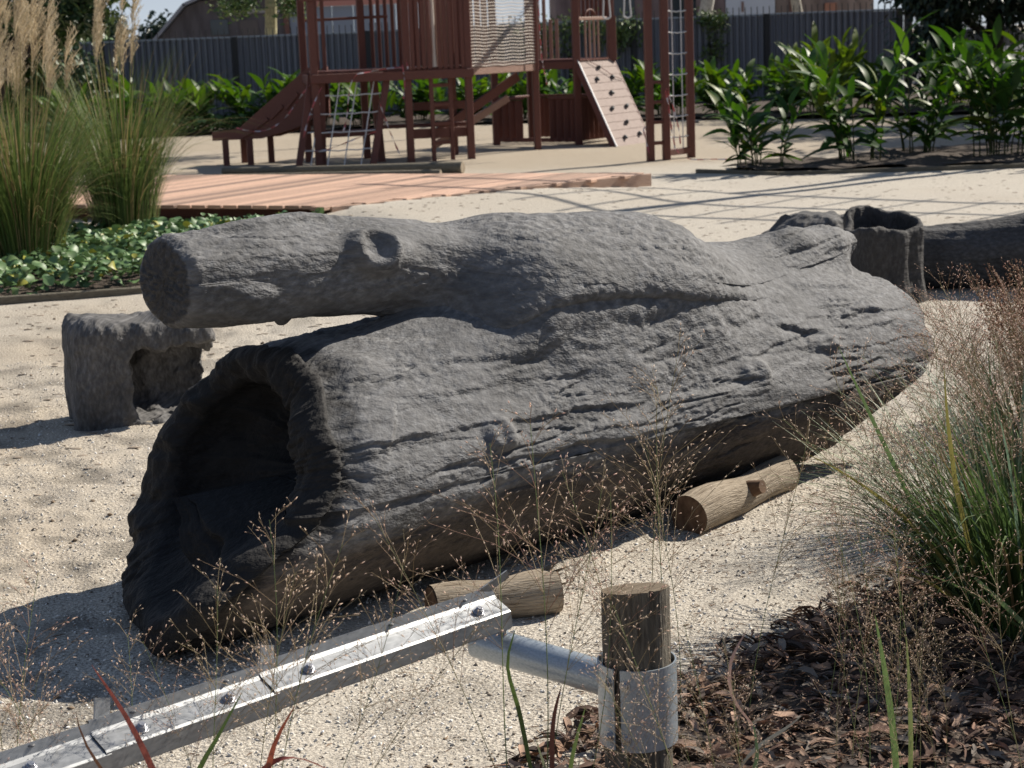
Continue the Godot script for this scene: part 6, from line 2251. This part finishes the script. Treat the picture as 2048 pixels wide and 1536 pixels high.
# ---------------------------------------------------------------- litter
func litter() -> void:
	var r := RandomNumberGenerator.new()
	r.seed = 1200
	var bed := PackedVector2Array([Vector2(-0.30, -2.1), Vector2(-0.06, -3.2), Vector2(0.06, -3.68), Vector2(0.37, -4.05), Vector2(0.89, -4.64), Vector2(1.16, -4.88), Vector2(1.6, -5.65), Vector2(2.1, -6.4), Vector2(2.6, -7.7), Vector2(4.6, -8.0), Vector2(4.6, -2.1)])
	var inb := in_poly(bed)
	var lf := func(x, z): return 0.018 + 0.035 * clampf(nb_low.get_noise_2d(x * 1.6, z * 1.6) + 0.3, 0.0, 1.0)
	struct("mulch_bed", sheet(inb, -0.65, 4.6, -8.1, -2.1, 0.05, lf, M.soil))
	# bark chips
	var chips := []
	for k in 3:
		var b := MB.new()
		var w: float = [0.010, 0.015, 0.006][k]
		var p := PackedVector3Array()
		var q := PackedFloat32Array()
		for i in 4:
			p.append(Vector3(-0.5 + i / 3.0, [0.0, 0.08, 0.05, -0.03][i], 0.06 * sin(i * 2.0 + k)) * 0.05)
			q.append(w * [0.5, 1.0, 0.85, 0.3][i])
		b.blade(p, q, Vector3(0, 0, 1), 0.25)
		var top := b.v.size()
		b.blade(p, q, Vector3(0, 0, -1), -0.1)
		for i in range(top, b.v.size()):
			b.v[i] += Vector3(0, -0.004, 0)
		chips.append(b.mesh(M.mulch))
	var bark_cols := [Color(0.10, 0.057, 0.04), Color(0.18, 0.10, 0.068), Color(0.28, 0.17, 0.11), Color(0.05, 0.033, 0.026), Color(0.32, 0.21, 0.15), Color(0.18, 0.15, 0.125)]
	for k in 3:
		var xs := []
		var cs := PackedColorArray()
		while xs.size() < 3600:
			var x := r.randf_range(-0.4, 2.4)
			var z := r.randf_range(-6.0, -2.9)
			if not inb.call(x, z) and not inb.call(x + 0.1, z + 0.1):
				continue
			xs.append(Transform3D((Basis(Vector3.UP, r.randf() * TAU) * Basis(Vector3(0, 0, 1), r.randfn(0, 0.3)) * Basis(Vector3.RIGHT, r.randfn(0, 0.45))).scaled(Vector3.ONE * (0.4 + 1.3 * pow(r.randf(), 1.8))), Vector3(x, gh(x, z) + lf.call(x, z) + r.randf_range(0.0, 0.012), z)))
			cs.append(bark_cols[r.randi() % 6] * r.randf_range(0.7, 1.3))
		var c := scatter("bark_mulch", chips[k], xs, cs, self)
		tag(c, ["thin brown bark chips covering the planting bed at the bottom right", "broad bark chips covering the planting bed at the bottom right", "narrow dark bark slivers covering the planting bed at the bottom right"][k], "mulch")
		c.set_meta("kind", "stuff")
	# rough half-buried edging along the bed
	var eo := thing("bed_edging", "half buried rough timber edging between pale sand and bark mulch", "edging")
	var pts := PackedVector3Array()
	var rad := PackedFloat32Array()
	var ep := [Vector2(-0.02, -3.80), Vector2(0.36, -4.10), Vector2(0.62, -4.37), Vector2(0.90, -4.67), Vector2(1.20, -4.98)]
	for i in ep.size():
		pts.append(Vector3(ep[i].x, gh(ep[i].x, ep[i].y) + 0.002, ep[i].y))
		rad.append([0.018, 0.028, 0.026, 0.03, 0.026][i])
	var em: ArrayMesh = bark_tube(pts, rad, 70, 18, 5.2, 0.35)
	em.surface_set_material(0, M.end_wood)
	part("timber", em, eo)
	# gravel on the sand
	for k in 3:
		var b := MB.new()
		b.ball(Vector3.ZERO, [Vector3(1.0, 0.6, 0.8), Vector3(0.8, 0.7, 1.0), Vector3(1.2, 0.5, 0.7)][k], 5, 3)
		for i in b.v.size():
			b.v[i] *= 1.0 + 0.25 * sin(b.v[i].x * 5.0 + b.v[i].z * 7.0 + k)
		var pm := b.mesh(M.pebble)
		var xs := []
		var cs := PackedColorArray()
		while xs.size() < 15000:
			var d := 2.9 + 6.6 * pow(r.randf(), 1.6)
			var x := r.randf_range(-0.32, 0.32) * d
			if inb.call(x, -d):
				continue
			var s := 0.0013 + 0.0048 * pow(r.randf(), 3.5)
			xs.append(Transform3D(Basis.from_euler(Vector3(r.randf(), r.randf() * TAU, r.randf())).scaled(Vector3.ONE * s), Vector3(x, gh(x, -d) + s * 0.25, -d)))
			var q := r.randf()
			cs.append(Color(0.58, 0.55, 0.50) * r.randf_range(0.75, 1.4) if q < 0.74 else (Color(0.20, 0.17, 0.14) if q < 0.92 else Color(0.82, 0.81, 0.79)))
		var gv := scatter("gravel", pm, xs, cs, self)
		tag(gv, ["rounded gravel grains strewn over the pale sand round the log", "oblong gravel grains strewn over the pale sand round the log", "flat gravel chips strewn over the pale sand round the log"][k], "gravel")
		gv.set_meta("kind", "stuff")
	# fallen seed stalks, twigs and dark crumbs
	var tw := MB.new()
	tw.tube(PackedVector3Array([Vector3(-0.5, 0, 0), Vector3(0, 0.05, 0.06), Vector3(0.5, 0, 0)]), PackedFloat32Array([0.04, 0.05, 0.03]), 4)
	var xs := []
	var cs := PackedColorArray()
	for i in 2600:
		var x := r.randf_range(-1.3, 1.7)
		var d := r.randf_range(3.0, 7.2)
		if i < 1500:
			x = r.randf_range(0.0, 1.5)
			d = r.randf_range(3.6, 6.2)
		var l := r.randf_range(0.008, 0.03)
		var up := 0.002
		if i > 2300:
			l = r.randf_range(0.03, 0.12)
			x = r.randf_range(0.2, 1.6)
			d = r.randf_range(3.1, 4.6)
			up = 0.05 if inb.call(x, -d) else 0.003
		xs.append(Transform3D((Basis(Vector3.UP, r.randf() * TAU)).scaled(Vector3(l, 0.022, 0.022)), Vector3(x, gh(x, -d) + up, -d)))
		cs.append(Color(0.16, 0.09, 0.05) * r.randf_range(0.4, 1.6))
	var tg := scatter("plant_litter", tw.mesh(M.mulch), xs, cs, self)
	tag(tg, "short brown stalks and seed husks fallen on the sand", "litter")
	tg.set_meta("kind", "stuff")
	var cl := MB.new()
	cl.ball(Vector3.ZERO, Vector3(1.0, 0.45, 0.8), 7, 5)
	for i in cl.v.size():
		cl.v[i] *= 1.0 + 0.3 * sin(cl.v[i].x * 4.0 + 1.0) * cos(cl.v[i].z * 5.0)
	xs = []
	cs = PackedColorArray()
	for i in 420:
		var d := r.randf_range(3.2, 12.0)
		var x := r.randf_range(-0.32, 0.30) * d
		if i % 3 > 0:
			x = r.randf_range(-0.32, -0.12) * d
		if i > 340:
			x = -0.12 + r.randf_range(-0.12, 0.25)
			d = 3.82 + r.randf_range(-0.12, 0.12) + x * 0.5
		var s := 0.003 + 0.011 * pow(r.randf(), 3.0)
		xs.append(Transform3D(Basis.from_euler(Vector3(r.randf() * 0.4, r.randf() * TAU, r.randf() * 0.4)).scaled(Vector3.ONE * s), Vector3(x, gh(x, -d) + s * 0.15, -d)))
		cs.append(Color(0.17, 0.125, 0.085) * r.randf_range(0.5, 1.4))
	for i in 5200:
		var d := 6.5 + 13.5 * r.randf()
		var x := r.randf_range(-0.32, 0.30) * d
		if Geometry2D.is_point_in_polygon(Vector2(x, -d), PackedVector2Array([Vector2(-6.2, -11.3), Vector2(-1.7, -11.9), Vector2(-1.4, -16.4), Vector2(1.7, -18.9), Vector2(-8.0, -20.0)])):
			continue
		var s := 0.005 + 0.016 * pow(r.randf(), 2.0)
		xs.append(Transform3D(Basis(Vector3.UP, r.randf() * TAU).scaled(Vector3(s * 1.6, s * 0.5, s * 0.8)), Vector3(x, gh(x, -d), -d)))
		cs.append(Color(0.26, 0.21, 0.16) * r.randf_range(0.5, 1.5))
	var cg := scatter("soil_crumbs", cl.mesh(M.mulch), xs, cs, self)
	tag(cg, "dark crumbs and clods of soil lying on the sand", "soil")
	cg.set_meta("kind", "stuff")
